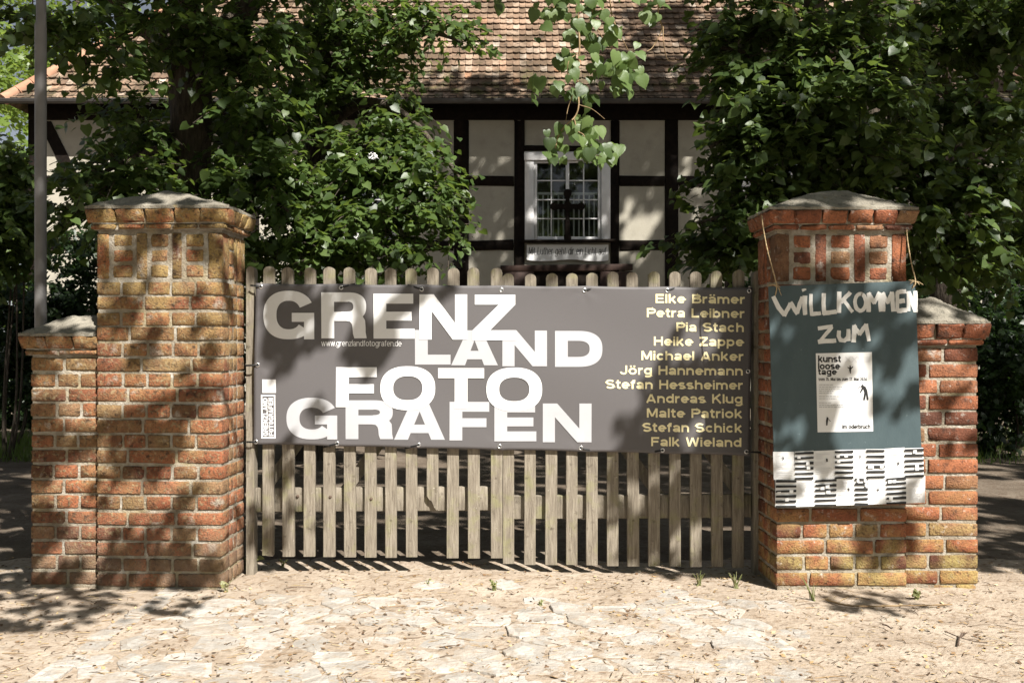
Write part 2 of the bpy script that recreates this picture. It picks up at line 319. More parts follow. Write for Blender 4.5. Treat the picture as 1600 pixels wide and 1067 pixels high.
# ---------------------------------------------------------------- brick piers
def rotz(a): return np.array([[math.cos(a), -math.sin(a), 0], [math.sin(a), math.cos(a), 0], [0, 0, 1]])
def split(total, parts, gap=.0145):
    parts = np.array(parts, float)*rng.uniform(.93, 1.07, len(parts)); parts = parts/parts.sum()*total; e = np.concatenate([[0], np.cumsum(parts)])
    return [(e[i]+(gap/2 if i else 0), e[i+1]-(gap/2 if i < len(parts)-1 else 0)) for i in range(len(parts))]
def pier(name, label, x0, x1, y0, dep, course, ncourse, panel, ch_, bm, rot=0., sides=(1, 1), cap_h=.12, caprect=None, even=(2, 3, 3), odd=(1, 1, 1, 1, 1), cat='gate pier', chip=.28, over=.05, lower=.0):
    W = x1-x0; y1 = y0+dep; ctr = np.array([(x0+x1)/2, y0, 0]); rt = (ctr, rotz(rot))
    root = thing(name, label, cat, (ctr[0], y0+dep/2, 0)); mb = MB(); g = .0145
    def P(a): return (np.asarray(a)-rt[0])@rt[1].T+rt[0]
    z = lower
    for k in range(ncourse):
        zl = random.uniform(-.002, .002); za, zb = z+zl, z+course-g+zl+random.uniform(-.002, .002); j = lambda: random.uniform(-.003, .0012)
        ev = list(even)
        if k % 4 == 2: ev = ev[::-1]
        for (a, b) in split(W, ev if k % 2 == 0 else odd):
            d = j(); brick(mb, (x0+a, y0+d, za), (x0+b, y0+.115, zb), rot=rt, chip=chip, r=.0035+random.random()*.003)
            brick(mb, (x0+a, y1-.115, za), (x0+b, y1+d, zb), rot=rt, chip=0)
        for side in (0, 1):
            if not sides[side]: continue
            ya, yb = y0+.127, y1-.127
            for (a, b) in split(yb-ya, (1,) if k % 2 else (1, 1.)):
                d = j()
                if side: brick(mb, (x1-.1, ya+a, za), (x1+d, ya+b, zb), rot=rt, chip=chip)
                else: brick(mb, (x0+d, ya+a, za), (x0+.1, ya+b, zb), rot=rt, chip=chip)
        z += course
    if panel:                                          # frieze of upright bricks between stacks of three headers
        za, zb = z, z+panel-g
        for (yy0, yy1) in ((y0, y0+.115), (y1-.115, y1)):
            for q, (a, b) in enumerate(split(W, (.7, 1.2, .72, 1.2, .72, 1.2, .8), gap=.016)):
                if q % 2 == 0: brick(mb, (x0+a, yy0+random.uniform(-.003, .003), za), (x0+b, yy1, zb), rot=rt, r=.006)
                else:
                    hh = (panel-g)/3
                    for s_ in range(3): brick(mb, (x0+a+.004, yy0+random.uniform(-.002, .003), za+s_*hh+.007), (x0+b-.004, yy1, za+(s_+1)*hh-.007), rot=rt, r=.009)
        for side in (0, 1):
            if not sides[side]: continue
            ya, yb = y0+.127, y1-.127
            for q, (a, b) in enumerate(split(yb-ya, (1.2, .7))):
                xx = (x1-.1, x1) if side else (x0, x0+.1)
                if q: brick(mb, (xx[0], ya+a, za), (xx[1], ya+b, zb), rot=rt)
                else:
                    hh = (panel-g)/3
                    for s_ in range(3): brick(mb, (xx[0], ya+a, za+s_*hh+.006), (xx[1], ya+b, za+(s_+1)*hh-.006), rot=rt)
        z = zb+g
    e = .0060                                          # mortar, a little behind the brick faces and uneven
    def face(pa, pb, pc, n1, n2):
        pa, pb, pc = map(np.array, (pa, pb, pc))
        grid(mb, n1, n2, lambda u, v: P(pa+(pb-pa)*u+(pc-pa)*v+rng.normal(0, .0009, 3)*(1 if .001 < u < .999 else 0)), 1)
    n1, n2 = int(W/.012), int(z/.012); zt = z+.002
    face((x0+e, y0+e, -.05), (x1-e, y0+e, -.05), (x0+e, y0+e, zt), n1, n2)
    face((x1-e, y1-e, -.05), (x0+e, y1-e, -.05), (x1-e, y1-e, zt), 6, 20)
    face((x1-e, y0+e, -.05), (x1-e, y1-e, -.05), (x1-e, y0+e, zt), int(dep/.014), n2)
    face((x0+e, y1-e, -.05), (x0+e, y0+e, -.05), (x0+e, y1-e, zt), int(dep/.014), n2)
    mb.build('brickwork', [bm, M['mortar']], root)
    mb = MB(); lo_ = over if sides[0] else -.001; ro_ = over if sides[1] else -.001      # cornice: thin moulding, then tapered edge course
    for (h, k_, tp, n_) in ((.030, .45, 0, .13), (ch_, 1.0, .026, .125)):
        la, ra, fa = lo_*k_ if sides[0] else lo_, ro_*k_ if sides[1] else ro_, over*k_
        X0, X1, Y0_, Y1_ = x0-la, x1+ra, y0-fa, y1+fa
        for (a, b) in split(X1-X0, [random.uniform(.85, 1.15) for _ in range(max(2, int((X1-X0)/n_)))], .008):
            first, last = a == 0, abs(b-(X1-X0)) < 1e-6
            tx = (tp if first and sides[0] else 0)-(tp if last and sides[1] else 0)
            jj = random.uniform(-.004, .004)
            brick(mb, (X0+a, Y0_+jj, z+.004), (X0+b, Y0_+.13, z+h-.003), rot=rt, taper=(tx*.5, tp), chip=.35, r=.008, jit=.0025)
            brick(mb, (X0+a, Y1_-.13, z+.004), (X0+b, Y1_, z+h-.003), rot=rt, taper=(tx*.5, -tp), chip=.3, r=.008)
        for side in (0, 1):
            if not sides[side]: continue
            for (a, b) in split(Y1_-Y0_-.264, (1, 1) if dep > .3 else (1,), .008):
                ya = Y0_+.132+a; yb = Y0_+.132+b
                if side: brick(mb, (X1-.13, ya, z+.004), (X1, yb, z+h-.003), rot=rt, taper=(-tp, 0), chip=.35, r=.008, jit=.0025)
                else: brick(mb, (X0, ya, z+.004), (X0+.13, yb, z+h-.003), rot=rt, taper=(tp, 0), chip=.35, r=.008, jit=.0025)
        V = P(CUBE_V*np.array([(X1-X0)/2-.012-tp*.8, (Y1_-Y0_)/2-.012-tp*.8, h/2])+np.array([(X0+X1)/2, (Y0_+Y1_)/2, z+h/2])); mb.add(V, CUBE_F, 1)
        z += h
    mb.build('cornice', [bm, M['mortar']], root)
    mb = MB(); X0, X1, Y0_, Y1_ = x0-lo_+.006, x1+ro_-.006, y0-over+.008, y1+over-.008
    NU, NV = 40, 26; so_ = random.uniform(0, 50)
    def cp(u, v):
        x = X0+(X1-X0)*u; y = Y0_+(Y1_-Y0_)*v
        dx = min((x-X0) if sides[0] else 9, (X1-x) if sides[1] else 9)/(.5*(X1-X0) if all(sides) else .58*(X1-X0)); dy = min(y-Y0_, Y1_-y)/(.5*(Y1_-Y0_))
        t = min(1, 1.18*min(dx, dy)); hh = cap_h*(t**.92)
        hh += .012*mnoise.noise(Vector((x*9, y*9, so_)))*(.3+t)+.006*mnoise.noise(Vector((x*30, y*30, so_)))
        ex = 0.010*mnoise.noise(Vector((x*14, y*14, so_+5)))
        return P((x+(ex if u in (0, 1) else 0), y+(ex if v in (0, 1) else 0), z+.012+hh))
    grid(mb, NU, NV, cp)
    ring = [cp(i/NU, 0) for i in range(NU)]+[cp(1, j/NV) for j in range(NV)]+[cp(1-i/NU, 1) for i in range(NU)]+[cp(0, 1-j/NV) for j in range(NV)]
    ring = np.array(ring); low = ring.copy(); low[:, 2] = z-.002; n = len(ring)
    mb.add(np.concatenate([ring, low]), np.array([[n+k, n+(k+1) % n, (k+1) % n, k] for k in range(n)]), 0, False)
    mb.build('cap_slab', M['cap'], root)
    return root, z
LX0, LX1, LY = -2.092, -1.452, 5.0
pier('brick_gate_pier', 'tall left gate pier of yellow lichened brick with upright brick frieze and mortar cap', LX0, LX1, LY, .37, .0772, 20, .245, .075, M['brick_a'], rot=R(-2.5), cap_h=.095, lower=.012)
pier('brick_wall_pier', 'low lichened brick pier on the outer side of the left gate pier', -2.44, LX0-.002, 5.05, .34, .0772, 15, 0, .07, M['brick_a'], sides=(1, 0), cap_h=.092, even=(1.1, 1), odd=(1, 1, .8), cat='low pier', lower=.012)
RX0, RX1, RY = 1.316, 1.967, 4.96
pier('brick_gate_pier', 'tall right gate pier of red brick with a slate blue board hung on it', RX0, RX1, RY, .35, .0796, 19, .252, .072, M['brick_b'], cap_h=.105, chip=.1, lower=.027, rot=R(1.0))
pier('brick_wall_pier', 'low red brick pier on the outer side of the right gate pier', RX1+.002, 2.335, 4.99, .34, .0796, 15, 0, .08, M['brick_b'], sides=(0, 1), cap_h=.115, even=(1, 1.1), odd=(.65, 1.4), cat='low pier', lower=.027)
# footing bricks under the right piers
mb = MB()
for k in range(9):
    x = 1.33+k*.112; brick(mb, (x, 4.985+random.uniform(0, .015), -.06), (x+.10, 5.1, .024), r=.008)
tag(mb.build('brick_footing', M['brick_b'], loc=(1.8, 5.05, 0)), 'row of sunken footing bricks under the right gate piers', 'footing')

# ---------------------------------------------------------------- picket gate
GY = 5.30
gate_px = [[409.5, 442, 474, 505.5, 538, 569.5, 601.5, 634, 666.5, 698, 731.5, 767], [785.5, 819, 852, 884.5, 916, 948.5, 980.5, 1013, 1046, 1078.5, 1112, 1144]]
def picket(x, w_, zb, zt, broken=None):
    mb = MB(); h = .011; n = 9
    pr = [(-w_/2, zb), (w_/2, zb)] if broken is None else [(-w_/2, zb+.075), (-w_/4, zb+.055), (-.004, zb+.05), (w_/6, zb+.015), (w_/2-.006, zb), (w_/2, zb+.006)]
    for k in range(n+1):
        a = math.pi*k/n; pr.append((w_/2*math.cos(a), zt-w_/2*.8+w_/2*.8*math.sin(a)))
    ln = random.uniform(-.007, .007); pr = np.array(pr)
    tz = (pr[:, 1]-zb)/(zt-zb); X = x+pr[:, 0]+ln*tz+rng.normal(0, .0007, len(pr)); yo = random.uniform(-.003, .003)
    k = len(pr); c = np.array([[X.mean(), 0, pr[:, 1].mean()]])
    Vf = np.column_stack([X, np.full(k, GY+yo), pr[:, 1]]); Vb = Vf+np.array([0, .022, 0])
    ins = Vf.copy(); ins[:, 0] = x+(ins[:, 0]-x)*.93; ins[:, 1] -= .0025
    mb.add(np.concatenate([ins, Vf, Vb]), [tuple(range(k))]+[(i, k+i, k+(i+1) % k, (i+1) % k) for i in range(k)]+[(k+i, 2*k+i, 2*k+(i+1) % k, k+(i+1) % k) for i in range(k)]+[tuple(range(3*k-1, 2*k-1, -1))], 0, False)
    return mb
def gz_(py): return ZC-(py-HY)/K*GY
def gx_(px): return (px-PX)/K*GY
for leaf in (0, 1):
    lab = ['left leaf of the weathered picket gate, its ninth picket snapped off short', 'right leaf of the weathered picket gate, standing slightly lower, far end in shade'][leaf]
    xs_ = gate_px[leaf]; root = thing('picket_gate', lab, 'gate', (gx_(sum(xs_)/12), GY, 0), 'wooden picket gate leaves')
    for k, p in enumerate(xs_):
        t = k/11; zt = gz_([416.5+2.2*t, 428-5.5*t][leaf]+random.uniform(-1.2, 1.2)); zb = gz_([868+4*t, 881+5*t][leaf]+random.uniform(-.8, .8))
        broken = (leaf == 0 and k == 8)
        if broken: zb = gz_(797)
        o = picket(gx_(p+9), .0615+random.uniform(-.002, .002), zb, zt, True if broken else None).build('picket', M['wood'], root)
        if broken: o['label'] = 'snapped picket ending in a slanting break at the lower rail'
    a, b = gx_(xs_[0]-14 if leaf == 0 else xs_[0]+1), gx_(xs_[-1]+18+(0 if leaf == 0 else 14))
    zr = [gz_(762), gz_(800)] if leaf == 0 else [gz_(774), gz_(811)]
    for (z0, z1) in ((zr[1], zr[0]), (zr[1]+.88, zr[0]+.88)):
        mb = MB(); brick(mb, (a, GY+.0255, z0), (b, GY+.0555, z1), r=.004, jit=.001, chip=0); mb.build('rail', M['wood'], root)
    q = 1 if leaf == 0 else -1                          # diagonal braces between the rails
    x_in = a+.02 if leaf == 0 else b-.02
    for xo, ln in ((.0, .95), (.44, .5)):
        mb = MB(); p0 = np.array([x_in+q*xo, GY+.068, zr[0]-.05]); p1 = p0+np.array([q*ln*.62, 0, ln*.86]); d = p1-p0; d /= np.linalg.norm(d); nn = np.array([-d[2], 0, d[0]])*.03
        mb.add([p0-nn, p0+nn, p1+nn, p1-nn]+[p+np.array([0, .022, 0]) for p in (p0-nn, p0+nn, p1+nn, p1-nn)], CUBE_F*0+np.array([[0, 1, 2, 3], [7, 6, 5, 4], [0, 4, 5, 1], [1, 5, 6, 2], [2, 6, 7, 3], [3, 7, 4, 0]])); mb.build('brace', M['wood'], root)
    if leaf == 0:
        for px_, py_ in ((465, 775), (516, 776), (580, 779)):
            mb = MB(); c = at(px_, py_, GY+.022 if px_ < 500 else GY); tube(mb, [c+np.array([0, .003, 0]), c-np.array([0, .004, 0]), c-np.array([0, .008, 0])], [.0085, .008, .004], 10); mb.build('bolt', M['bolt'], root)
for (px0, px1, y_, lab) in ((385, 397.5, 416, 'slim weathered gate post against the left gate pier'), (1177.5, 1190, 423, 'slim dark gate post against the shaded side of the right gate pier')):
    mb = MB(); x0, x1 = gx_(px0), gx_(px1); zt = gz_(y_)
    n = 8; pr = [(x0, -.02), (x1, -.02)]+[((x0+x1)/2+(x1-x0)/2*math.cos(math.pi*k/n), zt-.025+.025*math.sin(math.pi*k/n)) for k in range(n+1)]
    Vf = np.array([[p[0], GY-.005, p[1]] for p in pr]); Vb = Vf+np.array([0, .07, 0]); k = len(pr)
    mb.add(np.concatenate([Vf, Vb]), [tuple(range(k)), tuple(range(2*k-1, k-1, -1))]+[(i, k+i, k+(i+1) % k, (i+1) % k) for i in range(k)])
    tag(mb.build('gate_post', M['wood'], loc=((x0+x1)/2, GY, 0)), lab, 'post')

# ---------------------------------------------------------------- lettering engine (pixel-space outlines, then laid on a real surface)
class Ink:
    def __init__(s): s.P = []; s.layer = 0
    def poly(s, pts): s.P.append((np.array(pts, float), s.layer)); s.layer += 1
    def rect(s, x0, y0, x1, y1): s.poly([(x0, y0), (x1, y0), (x1, y1), (x0, y1)])
    def quads(s, A, B):
        for k in range(len(A)-1): s.P.append((np.array([A[k], A[k+1], B[k+1], B[k]]), s.layer))
        s.layer += 1
    def ribbon(s, pts, w, closed=False, rough=0.):
        p = np.array(pts, float); n = len(p)
        if n < 2: return
        A, B = [], []
        for i in range(n):
            a = p[i-1] if (i or closed) else None; c = p[(i+1) % n] if (i < n-1 or closed) else None
            d0 = (p[i]-a) if a is not None else None; d1 = (c-p[i]) if c is not None else None
            if d0 is not None: d0 = d0/(np.linalg.norm(d0)+1e-9)
            if d1 is not None: d1 = d1/(np.linalg.norm(d1)+1e-9)
            if d0 is None: d0 = d1
            if d1 is None: d1 = d0
            t = d0+d1; t /= np.linalg.norm(t)+1e-9; nn = np.array([-t[1], t[0]]); m = w/2/max(.45, nn@np.array([-d0[1], d0[0]]))
            m *= 1+random.uniform(-rough, rough); A.append(p[i]+nn*m); B.append(p[i]-nn*m)
        if closed: A.append(A[0]); B.append(B[0])
        s.quads(A, B)
    def ring(s, cx, cy, rx, ry, sv, sh, a0, a1, p=2.3, n=28):
        t = np.radians(np.linspace(a0, a1, n))
        def e(rx_, ry_): return np.column_stack([cx+rx_*np.sign(np.cos(t))*np.abs(np.cos(t))**(2/p), cy+ry_*np.sign(np.sin(t))*np.abs(np.sin(t))**(2/p)])
        s.quads(e(rx, ry), e(rx-sv, ry-sh))
    def build(s, name, m, fn, parent, cell=None, origin=(0, 0), layer=.00012):
        """fn(px, py, lift) -> world point."""
        bm = bmesh.new()
        for pts, ly in s.P:
            try: bm.faces.new([bm.verts.new((q[0], q[1], ly)) for q in pts])
            except ValueError: pass
        if cell:
            V = np.array([v.co[:2] for v in bm.verts]); lo, hi = V.min(0), V.max(0)
            for ax in (0, 1):
                for c in np.arange(lo[ax]+cell*.5, hi[ax], cell):
                    no = (1, 0, 0) if ax == 0 else (0, 1, 0); pc = (c, 0, 0) if ax == 0 else (0, c, 0)
                    bmesh.ops.bisect_plane(bm, geom=bm.verts[:]+bm.edges[:]+bm.faces[:], plane_co=pc, plane_no=no)
        mb = MB(); bm.verts.index_update()
        V = [fn(v.co.x, v.co.y, v.co.z*layer) for v in bm.verts]; F = [[v.index for v in f.verts] for f in bm.faces]
        # face the viewer side
        F2 = []
        for f in F:
            a = [bm_co for bm_co in (V[i] for i in f)]
            nrm = np.cross(a[1]-a[0], a[2]-a[0]); F2.append(f if nrm[1] < 0 else f[::-1])
        mb.add(np.array(V), F2, 0, False); bm.free()
        return mb.build(name, m, parent)
def A_(cx, cy, rx, ry, a0, a1, n=12): return [(cx+rx*math.cos(R(a)), cy+ry*math.sin(R(a))) for a in np.linspace(a0, a1, n)]
def glyph(c, w):
    """Stroke skeleton of a wide grotesque: cap height 1; returns polylines and advance."""
    h = .76; l = w/2; T = 1-l; X = h-l; Wl = .80
    def bowl(W): return A_(W/2, h/2, W/2-l, h/2-l, 0, 360, 22)
    def arch(x0, x1): return A_((x0+x1)/2, h-l-.24, (x1-x0)/2, .24, 180, 0)
    if c == ' ': return [], .42
    if c == '.': return [[(l, 0), (l, w*1.0)]], w
    if c == '-': return [[(0, .35), (.4, .35)]], .4
    D = {
     'A': ([[(l*.9, 0), (.5-.02, T+l*.4)], [(.5+.02, T+l*.4), (1-l*.9, 0)], [(.24, .27), (.76, .27)]], 1.0),
     'B': ([[(l, 0), (l, 1)], [(l, T), (.5, T)]+A_(.5, .76, .26, 1-l-.76, 90, -90)+[(l, .52)], [(l, .52), (.54, .52)]+A_(.54, .52/2+l/2, .30, .26-l/2, 90, -90)+[(l, l)]], .9),
     'E': ([[(l, 0), (l, 1)], [(l, T), (.82, T)], [(l, .52), (.76, .52)], [(l, l), (.84, l)]], .84),
     'F': ([[(l, 0), (l, 1)], [(l, T), (.8, T)], [(l, .5), (.72, .5)]], .8),
     'H': ([[(l, 0), (l, 1)], [(.92-l, 0), (.92-l, 1)], [(l, .52), (.92-l, .52)]], .92),
     'I': ([[(l, 0), (l, 1)]], w),
     'J': ([[(.74-l, 1), (.74-l, .30)]+A_(.37, .32, .37-l, .32-l, 0, -180)], .74),
     'K': ([[(l, 0), (l, 1)], [(.82, 1), (l+.05, .42)], [(.36, .62), (.92-l*.4, 0)]], .95),
     'L': ([[(l, 0), (l, 1)], [(l, l), (.76, l)]], .76),
     'M': ([[(l, 0), (l, 1)], [(l*1.2, 1), (.54, .12)], [(.54, .12), (1.08-l*1.2, 1)], [(1.08-l, 0), (1.08-l, 1)]], 1.08),
     'P': ([[(l, 0), (l, 1)], [(l, T), (.52, T)]+A_(.52, .69, .30, .31-l, 90, -90)+[(l, .38+l)]], .84),
     'S': ([A_(.44, .73, .44-l, .27-l, 20, 180, 12)[0:]+A_(.44, .73, .44-l, .23, 180, 262, 6)+A_(.46, .27, .44-l, .23, 82, 0, 6)+A_(.46, .27, .44-l, .27-l, 0, -165, 12)], .90),
     'W': ([[(l*.8, 1), (.33, 0)], [(.33, 0), (.66, .96)], [(.66, .96), (.99, 0)], [(.99, 0), (1.32-l*.8, 1)]], 1.32),
     'Z': ([[(.04, T), (.84, T)], [(.78, T-l*.4), (.12, l*1.4)], [(.02, l), (.86, l)]], .86),
     'X': ([[(0, 0), (.7, 1)], [(0, 1), (.7, 0)]], .7), 'V': ([[(0, 1), (.38, 0), (.76, 1)]], .76),
     'a': ([[(.10, .53)]+A_(.37, h-l-.17, .27, .17, 150, 0)+[(.72-l*.7, 0)], A_(.34, .22, .34-l, .22-l, 0, 360, 16), [(.34, .44-l), (.70-l, .44-l)]], .76),
     'b': ([[(l, 0), (l, 1)], bowl(Wl)], Wl), 'd': ([[(Wl-l, 0), (Wl-l, 1)], bowl(Wl)], Wl),
     'c': ([A_(.39, h/2, .39-l, h/2-l, 38, 322, 18)], .76),
     'e': ([[(l*1.4, h/2), (.80-l, h/2)]+A_(.40, h/2, .40-l, h/2-l, 0, 318, 18)], .80),
     'f': ([[(.16+l*.3, 0), (.16+l*.3, .72)]+A_(.34, .76, .18-l*.3, .24-l, 180, 90, 5)+[(.46, T)], [(0, h-l*.8), (.44, h-l*.8)]], .46),
     'g': ([bowl(Wl), [(Wl-l, h), (Wl-l, -.06)]+A_(Wl/2, -.06, Wl/2-l, .24-l, 0, -155)], Wl),
     'h': ([[(l, 0), (l, 1)], [(l, .4)]+arch(l, .78-l)+[(.78-l, 0)]], .78),
     'i': ([[(l, 0), (l, h)], [(l, 1-w*.75), (l, 1)]], w), 'l': ([[(l, 0), (l, 1)]], w), 'j': ([[(l, -.2), (l, h)]], w),
     'k': ([[(l, 0), (l, 1)], [(.64, h), (l+.04, .28)], [(.30, .44), (.72-l*.4, 0)]], .74),
     'm': ([[(l, 0), (l, h)], [(l, .4)]+arch(l, .60)+[(.60, 0)], [(.60, .4)]+arch(.60, 1.20-l)+[(1.20-l, 0)]], 1.20),
     'n': ([[(l, 0), (l, h)], [(l, .4)]+arch(l, .78-l)+[(.78-l, 0)]], .78),
     'o': ([bowl(.84)], .84), 'p': ([[(l, -.26), (l, h)], bowl(Wl)], Wl),
     'r': ([[(l, 0), (l, h)], [(l, .38)]+A_(.42, .40, .42-l, h-l-.40, 180, 80, 7)], .48),
     's': ([A_(.35, .55, .35-l, .21-l, 25, 180, 9)+A_(.35, .55, .35-l, .17, 180, 260, 5)+A_(.37, .21, .35-l, .17, 80, 0, 5)+A_(.37, .21, .35-l, .21-l, 0, -160, 9)], .72),
     't': ([[(.16+l*.4, .95), (.16+l*.4, .24)]+A_(.34, .22, .18-l*.4, .22-l, 180, 270, 5)+[(.46, l)], [(0, h-l*.8), (.46, h-l*.8)]], .46),
     'u': ([[(l, h), (l, .3)]+A_(.39, .30, .39-l, .30-l, 180, 360), [(.78-l, h), (.78-l, 0)]], .78),
     'v': ([[(.03, h), (.36, 0), (.69, h)]], .72), 'w': ([[(.03, h), (.29, 0)], [(.29, 0), (.54, h)], [(.54, h), (.79, 0)], [(.79, 0), (1.05, h)]], 1.08),
     'z': ([[(.03, h-l), (.62, h-l), (.05, l), (.66, l)]], .68),
     '0': ([A_(.36, .5, .36-l, .5-l, 0, 360, 20)], .72), '1': ([[(.06, .78), (.30, 1-l*.5), (.30, 0)]], .42),
     '2': ([A_(.36, .70, .34-l, .30-l, 165, -30, 10)+[(.06, l), (.70, l)]], .72), '5': ([[(.64, T), (.14, T), (.09, .55)]+A_(.35, .34, .35-l, .34-l, 120, -150, 12)], .72),
     '6': ([[(.58, .98), (.10, .42)], A_(.36, .33, .36-l, .33-l, 0, 360, 18)], .72), '7': ([[(.03, T), (.66, T), (.24, 0)]], .68)}
    if c in 'äö':
        pl, ad = glyph('a' if c == 'ä' else 'o', w); m_ = ad/2
        return pl+[[(m_-.17, .84), (m_-.17, 1.0)], [(m_+.17, .84), (m_+.17, 1.0)]], ad
    return D[c]
def write(ink, text, x, base, cap, width=None, w=.2, track=.10, right=False, shear=0., dy=0., vertical=False, rough=0., xs=1.):
    """Set a line; x is the left (or right) end, base the baseline, in pixels; width stretches the line to fit."""
    tot = sum(glyph(c, w)[1]+track for c in text)-track
    sx = width/tot if width else cap*xs
    if right: x = x-tot*sx
    cx = 0.
    for c in text:
        pl, ad = glyph(c, w)
        for p in pl:
            q = [(x+(cx+a+shear*b)*sx, base-b*cap+dy*(cx+a)*sx) for a, b in p]
            if vertical: q = [(base0, y0) for base0, y0 in ((base-b*cap, x-(cx+a)*sx) for a, b in p)]
            # butt ends in x scaled space: width measured against the cap height
            ink.ribbon(q, w*cap*(.85+.15*sx/cap) if not vertical else w*cap, rough=rough)
        cx += ad+track
def headline(ink, ch, x0, y0, x1, y1, sv=20., sh=15.5):
    """Heavy extended capital drawn in the pixel box (y0 top, y1 bottom)."""
    W, H = x1-x0, y1-y0
    class T:
        pass
    def r(a, b, c, d): ink.rect(x0+a, y1-b, x0+c, y1-d)
    def pl(p): ink.poly([(x0+a, y1-b) for a, b in p])
    def rg(cx, cy, rx, ry, a, b, a0, a1, p=2.3, n=28): ink.ring(x0+cx, y1-cy, rx, -ry, a, -b, a0, a1, p, n)
    if ch == 'E': r(0, 0, sv, H); r(0, H-sh, W*.97, H); r(0, H*.5-sh*.45, W*.93, H*.5+sh*.45); r(0, 0, W, sh)
    if ch == 'F': r(0, 0, sv, H); r(0, H-sh, W, H); r(0, H*.46-sh*.45, W*.93, H*.46+sh*.45)
    if ch == 'L': r(0, 0, sv, H); r(0, 0, W, sh)
    if ch == 'T': r(W/2-sv/2, 0, W/2+sv/2, H); r(0, H-sh, W, H)
    if ch == 'N': r(0, 0, sv*.95, H); r(W-sv*.95, 0, W, H); pl([(0, H), (sv*1.12, H), (W, 0), (W-sv*1.12, 0)])
    if ch == 'Z': r(W*.05, H-sh, W*.98, H); r(0, 0, W, sh); pl([(0, sh), (W*.60, H-sh), (W*.98, H-sh), (W*.40, sh)])
    if ch == 'A': pl([(0, 0), (.345*W, H), (.5*W, H), (.5*W, H*.72), (sv*1.08, 0)]); pl([(W, 0), (W-sv*1.08, 0), (.5*W, H*.72), (.5*W, H), (.655*W, H)]); r(W*.22, H*.17, W*.78, H*.17+sh*.85)
    if ch == 'D': r(0, 0, sv, H); r(0, H-sh, W*.5, H); r(0, 0, W*.5, sh); rg(W*.48, H/2, W*.52, H/2, sv, sh, -90, 90, 2.5)
    if ch == 'O': rg(W/2, H/2, W/2, H/2, sv, sh, 0, 360, 2.35, 48)
    if ch == 'G':
        rg(W*.5, H/2, W*.5, H/2, sv*1.02, sh, 27, 322, 2.35, 44); r(W*.56, H*.36, W, H*.36+sh*.9); r(W*.80, 0, W, H*.42)
    if ch == 'R':
        r(0, 0, sv, H); r(0, H-sh*.95, W*.58, H); r(0, H*.38, W*.58, H*.38+sh*.9); rg(W*.57, H*.69, W*.41, H*.31, sv, sh*.93, -90, 90, 2.5)
        L1 = [(.44, .58), (.60, .575), (.76, .55), (.90, .485), (.955, .39), (.965, .26), (.968, .13), (.99, .0)]; L2 = [(.44, .38), (.54, .38), (.625, .365), (.665, .31), (.68, .24), (.685, .17), (.69, .10), (.72, .0)]
        ink.quads([(x0+W*p, y1-H*q) for p, q in L1], [(x0+W*p, y1-H*q) for p, q in L2])

# ---------------------------------------------------------------- printed banner on the gate
BY = GY-.022
TL, TR, BL, BR = (400.5, 442.5), (1175.5, 449), (396.5, 694), (1170.5, 711.5)
EYE = [(408, 448), (533.5, 449.5), (659, 452), (783.5, 453), (913, 454), (1042, 454), (1170.5, 454.5), (403.5, 570), (399.8, 690), (527, 692.5), (654, 694.5), (780.5, 697), (907.5, 699.5), (1035, 703), (1165.5, 705)]
def bsurf(px, py, lift=0.):
    # undo the quad to (u, v), then add the cloth's own sag and ripples
    v = (py-444)/255.; u = (px-(400.5-4*v))/(775.-1*v)
    sag = 0
    wv = .0055*math.sin(u*9+1.0+v*1.5)*math.sin(v*3.1+.2)+.0035*math.sin(u*23+v*4)*(1-abs(2*v-1)*.5)+.004*math.exp(-((u-.93)/.03)**2)*math.sin(v*2.2)+.003*math.sin((u*6-v*5)*1.7)
    for ex, ey in EYE:                                  # tension folds fanning out from the eyelets
        dx, dy = px-ex, (py-ey); d2 = dx*dx+dy*dy
        if d2 < 2500:
            d = math.sqrt(d2); wv += .0032*math.exp(-d/13.)*math.cos(math.atan2(dy, dx)*5+ex)*min(1, d/7.)
    p = at(px, py, BY); p[1] += -.006-wv*1.0-lift; return p
def bquad(u, v):
    top = np.array(TL)*(1-u)+np.array(TR)*u; bot = np.array(BL)*(1-u)+np.array(BR)*u
    d = 1.2*abs(math.sin(u*6*math.pi)); q = top*(1-v)+bot*v+np.array([0, d*(1-v)*1.0-d*v*.9]); return q
ban = thing('printed_banner', 'wide grey vinyl banner with white block capitals tied across the picket gate', 'banner', (-.05, BY, .66))
mb = MB(); grid(mb, 170, 58, lambda u, v: bsurf(*bquad(u, v)))
o = mb.build('vinyl_sheet', M['vinyl'], ban); md = o.modifiers.new('thick', 'SOLIDIFY'); md.thickness = .0012; md.offset = -1
heads = Ink(); low = Ink()
for ch_, a in zip('GRENZ', ((412.5, 454.5, 491.5, 530), (502.5, 457, 574, 528.5), (584, 459, 648, 529), (655.5, 460, 730, 530.5), (738.5, 460.5, 806.5, 531.5))): headline(heads, ch_, *a)
for ch_, a in zip('LAND', ((648.5, 515.5, 704, 569.5), (705, 516, 778, 570.5), (785, 516.5, 854.5, 572), (867, 517, 941, 573))): headline(low, ch_, *a)
for ch_, a in zip('FOTO', ((525.5, 573.5, 589, 635.5), (594.5, 572, 680, 640.5), (684.5, 575, 756.5, 638), (760, 574, 847, 642))): headline(heads, ch_, *a)
for ch_, a in zip('GRAFEN', ((448, 621, 527.5, 686), (540.5, 625, 615.5, 685.5), (616, 625.5, 695.5, 686.5), (702.5, 627.5, 764.5, 687.5), (772.5, 628.5, 838, 689), (848, 630, 924, 690.5))): headline(low, ch_, *a)
low.build('lettering', M['pale_print'], lambda x, y, l: bsurf(x, y, .0028+l*.2), ban, cell=10)
heads.build('lettering', M['white_print'], lambda x, y, l: bsurf(x, y, .0044+l*.2), ban, cell=10)
